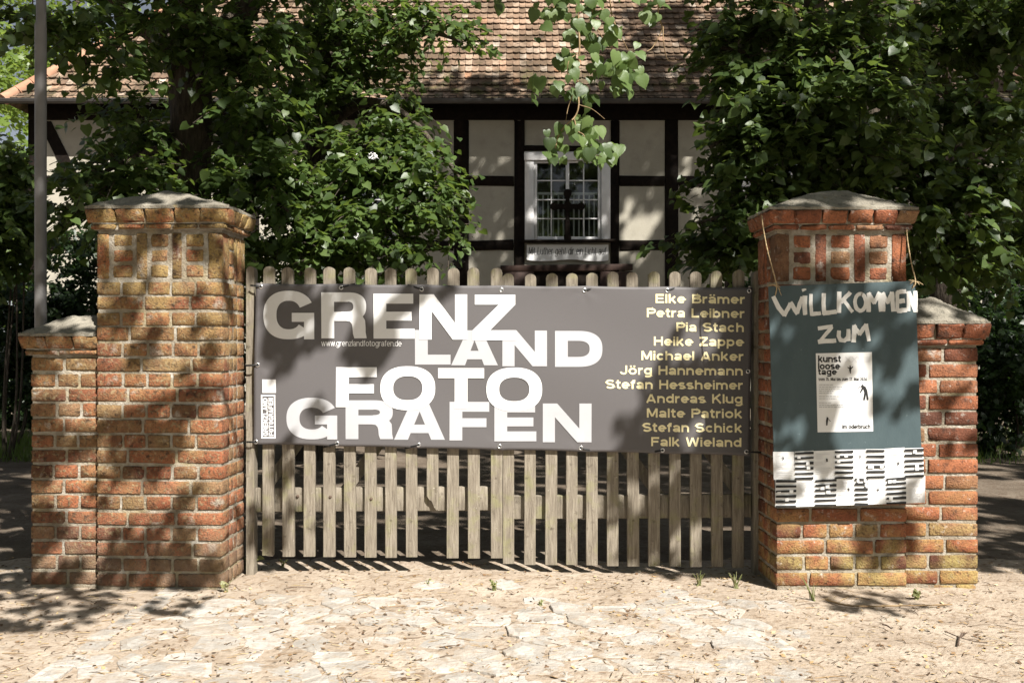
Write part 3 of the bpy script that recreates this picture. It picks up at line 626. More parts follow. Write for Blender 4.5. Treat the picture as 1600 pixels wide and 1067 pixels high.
url = Ink(); write(url, 'www.grenzlandfotografen.de', 502.5, 540.5, 9.2, width=125, w=.115, track=.13, dy=.004); url.build('lettering', M['white_print'], lambda x, y, l: bsurf(x, y, .0025+l*.1), ban, cell=10)
gold = Ink()
names = [('Elke Brämer', 1163.3, 1023.6, 474.3), ('Petra Leibner', 1162.8, 1010, 496.3), ('Pia Stach', 1162, 1056, 518.5), ('Heike Zappe', 1161.7, 1021, 540.5), ('Michael Anker', 1161.5, 1001.5, 563), ('Jörg Hannemann', 1160.7, 968, 585.5),
         ('Stefan Hessheimer', 1160.5, 946, 607.5), ('Andreas Klug', 1159.8, 1009, 629.5), ('Malte Patriok', 1159, 1010, 652.3), ('Stefan Schick', 1158.5, 1003.5, 674.6), ('Falk Wieland', 1157.5, 1017, 697)]
for t, xr, xl, b in names: write(gold, t, xl, b-.6, 14.2, width=xr-xl, w=.205, track=.11, dy=.008)
gold.build('name_list', M['gold_print'], lambda x, y, l: bsurf(x, y, .003+l*.04), ban, cell=9)
lg = Ink(); lg.rect(411, 592.5, 432, 613.5); q = 2.2
lg.rect(409, 616.5, 431, 616.5+q); lg.rect(408.5, 682.5, 430.5, 682.5+q); lg.rect(408.7, 616.5, 408.7+q, 684.5); lg.rect(428.7, 616.5, 428.7+q, 684.5)
for col, word in ((418.8, 'GRENZLAND'), (427.6, 'FOTOGRAFEN')):
    n = len(word); step = 60./n; tmp = Ink()
    for k, ch_ in enumerate(word): headline(tmp, ch_, k*step, 0, k*step+step*.9, 7.4, sv=1.9, sh=1.6)
    for pts_, ly in tmp.P: lg.poly([(col-7.4+py_, 680.8-px_) for px_, py_ in pts_])
lg.build('logo_print', M['white_print'], lambda x, y, l: bsurf(x, y, .0025+l*.01), ban, cell=10)
eyes = [(408, 448, -16, -2), (533.5, 449.5, 21, -6), (659, 452, -22, -7), (783.5, 453, 0, 0), (913, 454, 19, -5), (1042, 454, 20, -6), (1170.5, 454.5, 0, 0), (403.5, 570, -18, 1), (399.8, 690, -14, 0), (527, 692.5, -22, 6), (654, 694.5, -22, 6), (780.5, 697, 0, 0), (907.5, 699.5, 24, 6), (1035, 703, -22, 4), (1165.5, 705, 24, 1), (1169, 580, 0, 0)]
for (ex, ey, dx, dy) in eyes:
    mb = MB(); c = bsurf(ex, ey, .002); a = np.linspace(0, 2*np.pi, 17)[:-1]; prof = [(.0125, 0), (.0115, .002), (.008, .0025), (.0058, .0005)]; n = 16
    V = np.concatenate([c+np.column_stack([np.cos(a)*r_, np.full(n, -h_), np.sin(a)*r_]) for r_, h_ in prof]); mb.add(V, np.array([[i*n+j, i*n+(j+1) % n, (i+1)*n+(j+1) % n, (i+1)*n+j] for i in range(3) for j in range(n)]), 0, True)
    mb.add(c+np.column_stack([np.cos(a)*.0062, np.full(n, -.0008), np.sin(a)*.0062]), [tuple(range(n))], 1)
    mb.build('eyelet', [M['steel'], M['black']], ban)
    if dx or dy:
        mb = MB(); e1 = bsurf(ex+dx, ey+dy, .004); e1[1] += .016 if abs(dy) > 3 else -.004
        for s_ in (-.0025, .0025): tube(mb, spline([c+np.array([0, -.003, s_*.3]), (c+e1)/2+np.array([0, -.006, s_]), e1+np.array([0, .004, s_])], 5), .0026, 5)
        mb.build('cable_tie', M['black'], ban)

# ---------------------------------------------------------------- slate board hung on the right pier
WY = RY-.075
brd = thing('welcome_board', 'slate blue hanging board painted in white brush capitals above a poster and leaflets', 'sign board', at(1322, 790, WY))
def bd(x, y, lift=0.): p = at(x, y, WY); p[1] -= lift+.006; return p
def btilt(f):
    return f
cs = [(1200.5, 447.5), (1429.5, 439), (1442, 782), (1211.5, 790)]
V = [at(x, y, WY)+np.array([0, -.006, 0]) for x, y in cs]+[at(x, y, WY)+np.array([0, .004, 0]) for x, y in cs]
mb = MB(); mb.add(V, [(0, 1, 2, 3)[::-1], (4, 5, 6, 7), (0, 4, 5, 1)[::-1], (1, 5, 6, 2)[::-1], (2, 6, 7, 3)[::-1], (3, 7, 4, 0)[::-1]]); mb.build('panel', M['slate'], brd)
def c7(p): return [(1160+x/3.048, 290+y/3.048) for x, y in p]
ink = Ink(); ws = 6.5
W_ = [[(145, 528), (170, 580), (200, 618)], [(197, 620), (228, 560)], [(226, 556), (262, 612)], [(258, 608), (285, 530)], [(291, 493), (294, 502)], [(296, 524), (294, 570), (297, 614)], [(325, 518), (324, 560), (328, 617)], [(322, 612), (372, 607)], [(386, 514), (384, 560), (388, 614)], [(380, 608), (446, 600)],
     [(460, 505), (459, 555), (458, 606)], [(512, 508), (466, 556)], [(480, 546), (522, 602)], A_(560, 555, 26, 40, -80, 290, 22), [(598, 602), (600, 512)], [(596, 512), (628, 562)], [(624, 562), (652, 510)], [(649, 510), (656, 600)], [(668, 600), (667, 512)], [(664, 510), (692, 560)], [(688, 560), (711, 508)], [(709, 508), (716, 600)],
     [(736, 504), (734, 598)], [(732, 508), (778, 503)], [(735, 552), (770, 548)], [(733, 596), (780, 592)], [(788, 598), (790, 505)], [(787, 506), (824, 600)], [(822, 602), (820, 502)],
     [(358, 680), (428, 670)], [(424, 674), (366, 742)], [(358, 744), (444, 737)], [(458, 692), (456, 716), (464, 736), (484, 738), (500, 722), (503, 690)], [(502, 684), (504, 740)], [(527, 746), (532, 666)], [(528, 664), (556, 708)], [(553, 710), (588, 660)], [(586, 658), (600, 740)]]
for p in W_:
    q = np.array(c7(p)); 
    if len(q) == 2: q = np.array([q[0]+(q[1]-q[0])*t+rng.normal(0, .22, 2)*(0 < t < 1) for t in np.linspace(0, 1, 6)])
    ink.ribbon(q, ws*random.uniform(.86, 1.1), rough=.07)
    # a drier second pass of the brush widens the stroke unevenly
    ink.ribbon(q+rng.normal(0, .5, 2), ws*.8, rough=.12)
ink.build('brush_lettering', M['brush'], lambda x, y, l: bd(x, y, .0005+l*.15), brd)
def sheet(name, quad, lift, m=M['paper'], lab=None):
    mb = MB(); q = np.array(quad, float)
    def f(u, v):
        p = (q[0]*(1-u)+q[1]*u)*(1-v)+(q[3]*(1-u)+q[2]*u)*v
        curl = 0 if name == 'poster' else .0012*max(0, v-.75)/.25*math.sin(u*3+p[0]); return bd(p[0], p[1], lift+abs(curl))
    grid(mb, 6, 6, f, flip=True); o = mb.build(name, m, brd)
    if lab: o['label'] = lab
    return o
pos = sheet('poster', [(1274, 552), (1361.5, 550), (1363.5, 673.5), (1276.8, 675)], .0012)
def pb(x, y, l): return bd(x, y, .0022+.0036*max(0, (y-640)/35.)*0+l*.05)
ink = Ink()
for t, b, wd in (('kunst', 565.8, 35.5), ('loose', 577, 34), ('tage', 585.4, 29)): write(ink, t, 1277.5, b, 10.6 if t != 'tage' else 9.6, width=wd, w=.21, track=.09)
write(ink, 'vom 15. Mai bis zum 17. Mai 2026', 1278.3, 594.6, 5.0, width=75, w=.17, track=.18); write(ink, 'im oderbruch', 1315.5, 669.2, 6.4, width=43.5, w=.19, track=.12)
for pts_ in ([(575, 940), (560, 955), (566, 962), (556, 985), (560, 988), (573, 968), (578, 985), (572, 1020), (580, 1022), (586, 992), (590, 1022), (598, 1018), (592, 975), (584, 958), (572, 950)],
             [(507, 858), (512, 856), (514, 866), (524, 860), (525, 864), (515, 873), (514, 894), (510, 894), (509, 878), (505, 893), (506, 872), (497, 866), (499, 863), (508, 867)]): ink.poly(c7(pts_))
ink.poly([(1291, 651), (1293.6, 652), (1293, 657), (1292, 664), (1290, 664.5), (1289.8, 657)]); ink.ribbon([(1293, 654), (1297, 658)], .8); ink.ribbon(c7([(560, 955), (545, 965)]), .9)
ink.build('poster_print', M['ink'], pb, pos)
ink = Ink()
for y_, L_ in ((600.5, 22), (604, 36), (607.2, 35), (610.4, 22), (613.6, 20), (618.5, 36), (622, 28), (628.5, 19), (632, 40), (635.2, 62)):
    x = 1279.
    while x < 1279+L_: wl = random.uniform(2, 6); ink.rect(x, y_, min(x+wl, 1279+L_), y_+1.1); x += wl+.9
ink.build('poster_print', M['grey_ink'], pb, pos)
ink = Ink(); write(ink, 'XXVIII', 1320, 566, 9, width=38, w=.16); ink.rect(1330, 661.5, 1357, 662.4); ink.build('poster_print', M['faint_ink'], pb, pos)
colx = [1208, 1240.3, 1269.5, 1303, 1332, 1352.3, 1381, 1412, 1441.8]
for r_ in (0, 1):
    for k in range(8):
        xa, xb = colx[k], colx[k+1]; t0 = (xa-1208)/233.; t1 = (xb-1208)/233.; jx = random.uniform(-.8, .8)
        def yy(t, row): return [705.8-7.5*t, 748.6-5.2*t, 791.8-7.6*t][row]
        sh_ = 2.2*r_
        q = [(xa+jx+sh_, yy(t0, r_)+random.uniform(-.7, .7)), (xb+jx+sh_+.4, yy(t1, r_)+random.uniform(-.7, .7)), (xb+sh_+.6, yy(t1, r_+1)+.5), (xa+sh_+.2, yy(t0, r_+1)+.5)]
        lf = .0012+.0005*((k+r_) % 2); o = sheet('leaflet', q, lf); q = np.array(q); striped = (k+r_) % 2 == 1; ink = Ink()
        def Q(u, v): return tuple((q[0]*(1-u)+q[1]*u)*(1-v)+(q[3]*(1-u)+q[2]*u)*v)
        lift_fn = lambda x, y, l, lf=lf: bd(x, y, lf+.0012+l*.06+.0036)
        if striped:
            o['label'] = 'leaflet with black bands and small white tags'
            ys_ = np.linspace(.03, .93, 6)
            for y_ in ys_:
                a, b, c, d = [random.uniform(-.015, .015) for _ in range(4)]; ink.poly([Q(0.01, y_+a), Q(.99, y_+b), Q(.99, y_+.085+c), Q(.01, y_+.085+d)])
            ink.build('band_print', M['ink'], lift_fn, o); ink = Ink()
            for _ in range(3):
                u, v = random.uniform(.15, .85), random.uniform(.1, .85); ink.poly([Q(u-.09, v-.05), Q(u+.09, v-.06), Q(u+.09, v+.06), Q(u-.09, v+.06)])
            ink.build('tag_print', M['paper'], lambda x, y, l, lf=lf: bd(x, y, lf+.0062+l*.06), o)
        else:
            for v in np.linspace(.12, .85, 11):
                if random.random() < .75: L_ = random.uniform(.3, .75); ink.poly([Q(.12, v), Q(.12+L_, v), Q(.12+L_, v+.018), Q(.12, v+.018)])
            ink.build('text_print', M['faint_ink'], lift_fn, o)
            if random.random() < .6:
                ink = Ink(); u, v = random.uniform(.4, .7), random.uniform(.2, .6); ink.poly([Q(u-.03, v-.05), Q(u+.04, v-.04), Q(u+.05, v+.06), Q(u-.02, v+.07)]); ink.build('text_print', M['ink'], lift_fn, o)
# jute cords up to the cornice
for path in ([(1211, 462, -.004), (1212.5, 447, -.012), (1206, 420, -.012), (1199, 392, -.005), (1195, 372, -.004), (1192, 350, .004), (1193, 336, .03)], [(1424, 451, -.004), (1429, 441, -.012), (1426.5, 410, .02), (1424.5, 375, .05), (1424, 352, .06)]):
    mb = MB(); p = spline([at(x, y, WY)+np.array([0, d, 0]) for x, y, d in path], 6)
    for ph in (0, 2.1, 4.2):
        a = np.arange(len(p))*1.1+ph; tube(mb, p+np.column_stack([np.cos(a)*.0012, np.sin(a)*.0016, np.zeros(len(p))]), .0021, 5)
    kx, ky = path[1][0], path[1][1]
    for _ in range(7):
        c = at(kx, ky, WY)+np.array([0, -.012, 0]); d = rng.normal(0, .012, 3); d[2] -= .01; d[1] = -abs(d[1])*.4
        tube(mb, spline([c, c+d*.6+np.array([0, 0, .006]), c+d*1.7], 4), [.0018]*8+[.001], 4)
    c = at(kx, ky, WY)+np.array([0, -.010, 0]); tube(mb, [c+np.array([0, 0, -.007]), c, c+np.array([0, 0, .007])], [.003, .006, .003], 7)
    mb.build('cord', M['jute'], brd)

# ---------------------------------------------------------------- half-timbered chapel
HYW = 20.0
def hx(p): return (p-PX)/K*HYW
def hz(p): return ZC-(p-HY)/K*HYW
XL, XR = hx(45), 12.5
house = thing('half_timbered_chapel', 'half timbered chapel with cream plaster, black beams and old clay tile roof', 'building', (0, HYW, 0))
ZE = hz(166)
wins = [(500, 620), (820, 953.5), (1154, 1276)]
def hole_wall():
    mb = MB(); edges = [XL]+[hx(v) for wn in wins for v in wn]+[XR]; wt, wb = hz(238), hz(377)
    for k in range(0, len(edges)-1):
        a, b = edges[k], edges[k+1]
        if k % 2 == 0: box(mb, (a, HYW, -.2), (b, HYW+.3, ZE+.1))
        else: box(mb, (a, HYW+.002, -.2), (b, HYW+.3, wb)); box(mb, (a, HYW+.002, wt), (b, HYW+.3, ZE+.1))
    return mb
hole_wall().build('plaster_wall', M['plaster'], house)
mb = MB(); box(mb, (XL, HYW+.3, -.2), (XL+.3, HYW+8, ZE+.1)); mb.build('plaster_wall', M['plaster'], house)
mb = MB(); box(mb, (XR-.3, HYW+.3, -.2), (XR, HYW+8, ZE+.1)); mb.build('plaster_wall', M['plaster'], house)
mb = MB(); box(mb, (XL+.3, HYW+7.7, -.2), (XR-.3, HYW+8, ZE+.1)); mb.build('plaster_wall', M['plaster'], house)
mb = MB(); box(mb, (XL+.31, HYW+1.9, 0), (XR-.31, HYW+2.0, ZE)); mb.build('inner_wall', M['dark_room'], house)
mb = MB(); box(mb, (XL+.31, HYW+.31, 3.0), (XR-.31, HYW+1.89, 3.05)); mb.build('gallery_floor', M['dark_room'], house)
pr = .022
def beam(name, px0, py0, px1, py1, d=pr):
    mb = MB(); brick(mb, (hx(px0), HYW-d, hz(py1)), (hx(px1), HYW+.05, hz(py0)), r=.014, jit=.007, chip=.5); mb.build(name, M['timber'], house)
posts = [(45, 62), (180, 200), (282, 303), (384, 405), (478, 499), (621, 640), (709, 732), (803, 819.5), (954.5, 972), (1039, 1060), (1132, 1153), (1277, 1298), (1376, 1397), (1474, 1496), (1570, 1592), (1666, 1688), (1745, 1768)]
posts[8] = (954.5, 967)
for a, b in posts: beam('timber_post', a, 188.5, b, 640)
beam('wall_plate', 45, 160, 1768, 188, pr+.012)
for (a, b), (c, d) in zip(posts, posts[1:]):
    win = any(wn[0] <= (b+c)/2 <= wn[1] for wn in wins)
    for (y0, y1) in ((275, 291), (375.5, 391), (478, 494), (612, 630)):
        if win and 238 < y0 < 376: continue
        if 700 < b < 960 and y0 > 400 and b > 800: continue
        if win and y0 == 375.5: continue
        beam('timber_rail', b+.3, y0, c-.3, y1)
    if win: beam('timber_rail', b+.3, 228, c-.3, 237)
mb = MB(); p0, p1 = np.array([hx(70), HYW-pr+.002, hz(190)]), np.array([hx(112), HYW-pr+.002, hz(274)]); dd = np.array([.13, 0, 0])
mb.add([p0-dd, p0+dd, p1+dd, p1-dd]+[p+np.array([0, .05, 0]) for p in (p0-dd, p0+dd, p1+dd, p1-dd)], np.array([[0, 1, 2, 3], [7, 6, 5, 4], [0, 4, 5, 1], [1, 5, 6, 2], [2, 6, 7, 3], [3, 7, 4, 0]])); mb.build('timber_brace', M['timber'], house)
# windows with gallery railing behind the glass
for (a, b) in wins:
    mb = MB(); f = HYW-.03
    def rb(x0, y0, x1, y1, ya, yb, tgt=None): brick(tgt if tgt is not None else mb, (hx(x0), ya, hz(y1)), (hx(x1), yb, hz(y0)), r=.006, jit=.0012, chip=0)
    rb(a-1, 238, b+1, 251, f-.03, HYW+.08); rb(a, 251.2, a+14, 376, f, HYW+.08); rb(b-14, 251.2, b, 376, f, HYW+.08)
    wf = mb.build('window', M['white_paint'], house)
    mb = MB(); s0, s1 = a+14.2, b-14.2; m_ = (s0+s1)/2; g0 = HYW+.01
    rb(s0, 251.2, s0+5, 375.5, g0, g0+.06); rb(s1-5, 251.2, s1, 375.5, g0, g0+.06); rb(s0+5, 251.2, s1-5, 254.5, g0, g0+.06); rb(s0+5, 369.5, s1-5, 375.5, g0, g0+.06); rb(m_-2.7, 254.6, m_+2.7, 369.4, g0, g0+.055)
    for x in ((s0+m_)/2+1, (s1+m_)/2-1): rb(x-1.0, 254.6, x+1.0, 369.4, g0+.012, g0+.04)
    for y in (282, 312, 341.5):
        for (xa, xb) in ((s0+5.1, (s0+m_)/2-.1), ((s0+m_)/2+2.1, m_-2.8), (m_+2.8, (s1+m_)/2-2.1), ((s1+m_)/2+.1, s1-5.1)): rb(xa, y-.95, xb, y+.95, g0+.013, g0+.041)
    mb.build('sash', M['white_paint'], wf)
    mb = MB(); box(mb, (hx(s0+1), g0+.0265, hz(374)), (hx(s1-1), g0+.0305, hz(252))); mb.build('pane', M['glass'], wf)
    mb = MB(); yb = HYW+.09; rb(a+15, 299.5, b-15, 303.5, yb, yb+.05)
    for k in range(int((b-a-30)/8)): x = a+19.5+k*8.05; rb(x, 303.6, x+2.5, 374, yb+.015, yb+.04)
    mb.build('gallery_railing', M['white_paint'], wf)
    mb = MB(); brick(mb, (hx(a-8), HYW-.26, hz(379.5)), (hx(b+8), HYW+.05, hz(376.2)), r=.01, jit=.002, chip=0); mb.build('sill', M['timber'], wf)
# door under the middle window
mb = MB()
brick(mb, (hx(782), HYW-.10, hz(424)), (hx(988), HYW-.04, hz(414)), r=.01, jit=.002, chip=0); dr = mb.build('door', M['door'], house)
for (x0, x1) in ((782, 834), (937, 988)): mb = MB(); brick(mb, (hx(x0), HYW-.09, .05), (hx(x1), HYW-.045, hz(424.5)), r=.01, jit=.002, chip=0); mb.build('door_leaf', M['door'], dr)
mb = MB(); box(mb, (hx(834.5), HYW-.03, .05), (hx(936.5), HYW-.012, hz(424.5))); mb.build('door_recess', M['timber'], dr)
# eaves, gutter, roof
EY, EZ = 19.36, 5.98
mb = MB(); box(mb, (XL-.75, EY+.02, ZE+.02), (XR+.7, HYW-.05, ZE+.06)); mb.build('soffit', M['timber'], house)
mb = MB(); n = 10; gx0, gx1 = hx(8)*EY/HYW-.15, XR+.8
a = np.linspace(math.pi, 2*math.pi, n); rO, rI = .075, .068; gy, gzz = EY-.06, EZ+.005
for r_ in (rO, rI):
    V = np.concatenate([np.column_stack([np.full(n, x), gy+np.cos(a)*r_, gzz+np.sin(a)*r_]) for x in (gx0, gx1)]); mb.add(V, np.array([[i, i+1, n+i+1, n+i] for i in range(n-1)]), 0, True)
for x in (gx0, gx1): mb.add(np.column_stack([np.full(n, x), gy+np.cos(a)*rO, gzz+np.sin(a)*rO]), [tuple(range(n))])
tube(mb, [(gx0, gy-rO, gzz), (gx1, gy-rO, gzz)], .010, 6)
for k in range(24): x = gx0+.4+k*.95; box(mb, (x, gy-rO-.004, gzz-.01), (x+.02, gy+rO, gzz+.016))
mb.build('gutter', M['zinc'], house)
for x_ in (628, 1149):
    mb = MB(); x = hx(x_); tube(mb, spline([(x, gy, gzz-.06), (x, gy+.06, gzz-.25), (x, HYW-.14, gzz-.55), (x, HYW-.10, gzz-.8), (x, HYW-.10, 0)], 5), .045, 9); mb.build('downpipe', M['zinc'], house)
PIT = R(47); up = np.array([0, math.cos(PIT), math.sin(PIT)]); nrm = np.array([0, -math.sin(PIT), math.cos(PIT)])
HX0 = gx0+.12; LS = 6.6; NR = 28; ex = .235; tw = .138
mb = MB()
tt = np.array([[-.48, 1.35, 0], [.48, 1.35, 0], [.48, .22, 0], [.36, .08, 0], [0, 0, 0], [-.36, .08, 0], [-.48, .22, 0]])
TV, TF = [], []; cnt = 0
tilt = .16
for r_ in range(NR):
    for lay in (0, 1):
        s0 = r_*ex-(.0 if lay else .042); hgt = .066 if lay else .026
        xl = HX0+s0*math.cos(PIT); ncol = int((XR+.7-xl)/tw)
        for c in range(ncol):
            x = XR+.7-(c+.5*(lay+r_*.0))*tw-tw/2
            if x < xl+.02: continue
            t = tt.copy(); t[:, 0] *= tw*random.uniform(1.0, 1.03); t[:, 1] *= ex; ja = random.uniform(-.03, .03); dz = random.uniform(-.005, .006); sd = random.uniform(-.012, .012)
            th = tilt+random.uniform(-.015, .02)
            loc = np.column_stack([t[:, 0]+ja*t[:, 1], t[:, 1]+sd, hgt+dz-th*(t[:, 1])])
            P3 = np.array([x, EY, EZ])+np.outer(loc[:, 0], [1, 0, 0])+np.outer(s0+loc[:, 1], up)+np.outer(loc[:, 2], nrm)
            TV.append(P3); TV.append(P3-nrm*.020)
TV = np.array(TV).reshape(-1, 14, 3); nT = len(TV); idx = np.arange(nT)[:, None]*14
mb.add(TV.reshape(-1, 3), (idx+np.array([list(range(7))])), 0)
mb.c.append((np.concatenate([idx+np.array([[7+i, 7+(i+1) % 7, (i+1) % 7, i]]) for i in range(2, 6)]), 0, False))
p00 = np.array([HX0, EY, EZ-.03]); top = NR*ex
ridgeY = EY+top*math.cos(PIT); ridgeZ = EZ+top*math.sin(PIT)
base = [np.array([HX0, EY, EZ-.03]), np.array([XR+.7, EY, EZ-.03]), np.array([XR+.7, ridgeY, ridgeZ-.03]), np.array([HX0+top*math.cos(PIT), ridgeY, ridgeZ-.03])]
mb.add(base, [(0, 1, 2, 3)], 0)
back = [np.array([HX0, 2*ridgeY-EY, EZ-.03]), np.array([XR+.7, 2*ridgeY-EY, EZ-.03])]
mb.add([base[3], base[2], back[1], back[0]], [(0, 1, 2, 3)], 0); mb.add([base[0], base[3], back[0]], [(0, 1, 2)], 0); mb.add([base[1], back[1], base[2]], [(0, 1, 2)], 0)
rf = mb.build('roof', M['tile'], house)
mb = MB(); hd = base[3]-base[0]; L_ = np.linalg.norm(hd); hd /= L_
for k in range(int(L_/.33)):
    a_ = base[0]+hd*(k*.33)+np.array([0, 0, .05]); b_ = a_+hd*.36+np.array([0, 0, .03]); tube(mb, [a_, b_], [.125, .095], 9)
mb.build('hip_tiles', M['hip_tile'], rf)
# cross on the sill, cloth under it, lantern
mb = MB(); cy = HYW-.2; cx = hx(886); zb = hz(376.1)
def cb(x0, y0, x1, y1, d=.03): box(mb, (hx(x0), cy-d, hz(y1)), (hx(x1), cy+d, hz(y0)))
cb(880.5, 369, 891.5, 376.1, .05); cb(882.5, 345, 889.5, 369, .032); cb(883, 308, 889, 345, .026); cb(866, 321, 882.9, 329, .026); cb(889.1, 321, 906, 329, .026)
for (x, y, r_) in ((886, 304.5, 6.3), (865, 325, 5.8), (907, 325, 5.8), (886, 325, 7.2)):
    c = np.array([hx(x), cy, hz(y)]); tube(mb, [c-np.array([0, .034, 0]), c+np.array([0, .034, 0])], r_/K*HYW, 14)
tag(mb.build('wooden_cross', M['timber'], loc=(cx, cy, zb)), 'dark wooden cross with round ends standing on the chapel window sill', 'cross')
cl = thing('cloth_banner', 'off white cloth strip with handwritten line hung below the chapel window', 'cloth banner', (hx(886), HYW-.1, hz(408)))
def clf(x, y, l=0): 
    p = np.array([hx(x), HYW-.085, hz(y)]); p[1] -= .012*math.sin(x*.12)+l; return p
mb = MB(); grid(mb, 40, 6, lambda u, v: clf(823+127*u, 383+(23.5+1.6*math.sin(u*9)+1.2*math.sin(u*2.9))*v), flip=True)
o = mb.build('cloth', M['paper'], cl)
ink = Ink(); write(ink, 'Mit Luther geht dir ein Licht auf', 826, 398.5, 11.5, width=120, w=.07, track=.26, shear=.22); ink.build('handwriting', M['ink'], lambda x, y, l: clf(x, y, .006+l*.1), cl, cell=6)
mb = MB(); c = np.array([hx(717), HYW-.16, hz(413)])
tube(mb, [c+np.array([0, 0, -.10]), c+np.array([0, 0, .0]), c+np.array([0, 0, .04]), c+np.array([0, 0, .10]), c+np.array([0, 0, .16])], [.05, .075, .14, .05, .01], 8); box(mb, c+np.array([-.02, .0, .13]), c+np.array([.02, .15, .17]))
tag(mb.build('wall_lantern', M['black'], loc=tuple(c)), 'small black lantern on a timber post of the chapel', 'lantern')

# ---------------------------------------------------------------- grey pole at the left
mb = MB(); pc = (63.5-PX)/K*6.0
tube(mb, [(pc, 6, -.1), (pc, 6, 3.12)], .034, 16, cap=False); tube(mb, [(pc, 6, 3.12), (pc, 6, 3.15), (pc+.003, 6, 3.17), (pc+.01, 6, 5.6)], [.034, .034, .029, .026], 16)
tube(mb, [(pc, 6, 1.42), (pc, 6, 1.44)], .036, 16)
tag(mb.build('metal_pole', M['galv'], loc=(pc, 6, 0)), 'tall plain grey metal pole behind the left brick piers', 'pole')

# ---------------------------------------------------------------- foliage
LT = np.array([[0, 0, 0], [0, .5, -.02], [0, 1.0, -.13], [-.34, -.07, .05], [-.47, .30, .07], [-.27, .70, .0], [.34, -.07, .05], [.47, .30, .07], [.27, .70, .0]])
LF = np.array([[0, 3, 4, 1], [1, 4, 5, 2], [0, 1, 7, 6], [1, 2, 8, 7]])
def _fine():
    # heart-shaped leaf with toothed outline, folded on the midrib
    n = 13; V = []; F = []
    prof = [(.0, -.02), (.20, -.10), (.36, -.05), (.455, .08), (.49, .22), (.48, .34), (.44, .46), (.38, .57), (.31, .66), (.23, .75), (.15, .84), (.07, .92), (0, 1.06)]
    for k, (x, y) in enumerate(prof):
        j = .012*(-1)**k
        yc = max(0, min(1, y)); dz = -.16*yc**2
        V += [(0, yc if k else 0, dz), (-(x+j)*.55, y*.98, dz+.045*x/.49), (-(x+j), y, dz+.03*x/.49), ((x+j)*.55, y*.98, dz+.045*x/.49), ((x+j), y, dz+.03*x/.49)]
    for k in range(n-1):
        a, b = k*5, (k+1)*5; F += [(a, a+1, b+1, b), (a+1, a+2, b+2, b+1), (a, b, b+3, a+3), (a+3, b+3, b+4, a+4)]
    return np.array(V), np.array(F)
LT2, LF2 = _fine()
def nz(v): return v/(np.linalg.norm(v, axis=-1, keepdims=True)+1e-9)
def leaves(mb, P, D, Nn, Sz, tpl=None):
    T, Fq = tpl or (LT, LF); P = np.asarray(P); n = len(P)
    if not n: return
    D = nz(np.asarray(D)); X = nz(np.cross(D, Nn)); Z = np.cross(X, D); Sz = np.asarray(Sz)[:, None, None]
    V = P[:, None, :]+Sz*(T[None, :, 0:1]*X[:, None, :]+T[None, :, 1:2]*D[:, None, :]+T[None, :, 2:3]*Z[:, None, :])
    F = (np.arange(n)[:, None, None]*len(T)+Fq[None]).reshape(-1, 4); mb.add(V.reshape(-1, 3), F, 0, True)
def clump(mb, tw_mb, c, rad, ntw, size, droop=.5, spread=.5, per=9):
    """Leafy twigs growing outwards from inside an ellipsoid, drooping at their ends."""
    c = np.array(c, float); rad = np.array(rad, float)
    for _ in range(ntw):
        u = rng.normal(size=3); u /= np.linalg.norm(u); s0 = c+u*rad*rng.uniform(.1, .75)
        d = nz(u*np.array([1, 1, .35])+np.array([0, -.15, .15])+rng.normal(0, .35, 3)); Ln = rng.uniform(.5, 1.1)*spread
        n = max(4, int(per*Ln/spread)); t = np.linspace(0.08, 1, n)[:, None]
        path = s0+d*Ln*t+np.array([0, 0, -droop*Ln])*t**2*.6
        if tw_mb is not None: tube(tw_mb, path[::2], np.linspace(.006, .0025, len(path[::2])), 3, cap=False)
        side = nz(np.cross(d, [0, 0, 1.])); sg = np.where(np.arange(n) % 2, 1, -1)[:, None]
        for rep in (0, 1):
            D = nz(d*.5+side*sg*(1-2*rep)*rng.uniform(.5, 1.1, (n, 1))+np.array([0, 0, -.55])+rng.normal(0, .28, (n, 3)))
            Nn = nz(np.array([0, -.25, .9])+rng.normal(0, .38, (n, 3)))
            leaves(mb, path+rng.normal(0, .03*spread/.5, (n, 3)), D, Nn, size*rng.uniform(.45, 1.25, n))
def tree(name, label, base, trunk, limbs, clumps, lm, size, group=None, twigs=True):
    root = thing(name, label, 'tree', base, group); mb = MB(); p = spline([q[:3] for q in trunk], 6); r_ = np.interp(np.linspace(0, 1, len(p)), np.linspace(0, 1, len(trunk)), [q[3] for q in trunk])
    tube(mb, p, r_, 14, wob=.05); mb.build('trunk', M['bark'], root)
    for lb in limbs:
        mb = MB(); p = spline([q[:3] for q in lb], 6); r_ = np.interp(np.linspace(0, 1, len(p)), np.linspace(0, 1, len(lb)), [q[3] for q in lb]); tube(mb, p, r_, 9, wob=.05); mb.build('limb', M['bark'], root)
    mb = MB(); tb = MB() if twigs else None
    for cl_ in clumps: clump(mb, tb, *cl_[:3], size*(cl_[5] if len(cl_) > 5 else 1), *(cl_[3:5] if len(cl_) > 3 else (.5, .5)))
    mb.build('crown', lm, root)
    if tb and tb.n: tb.build('twigs', M['bark'], root)
    return root
def pc_(x, y, Y, rx, ry, rd, n, droop=.6, spread=.45, sz=1.): # clump from picture measurements
    return (at(x, y, Y), (rx/K*Y, rd, ry/K*Y), n, droop, spread, sz)
def v4(x, y, Y, r): return (*at(x, y, Y), r)

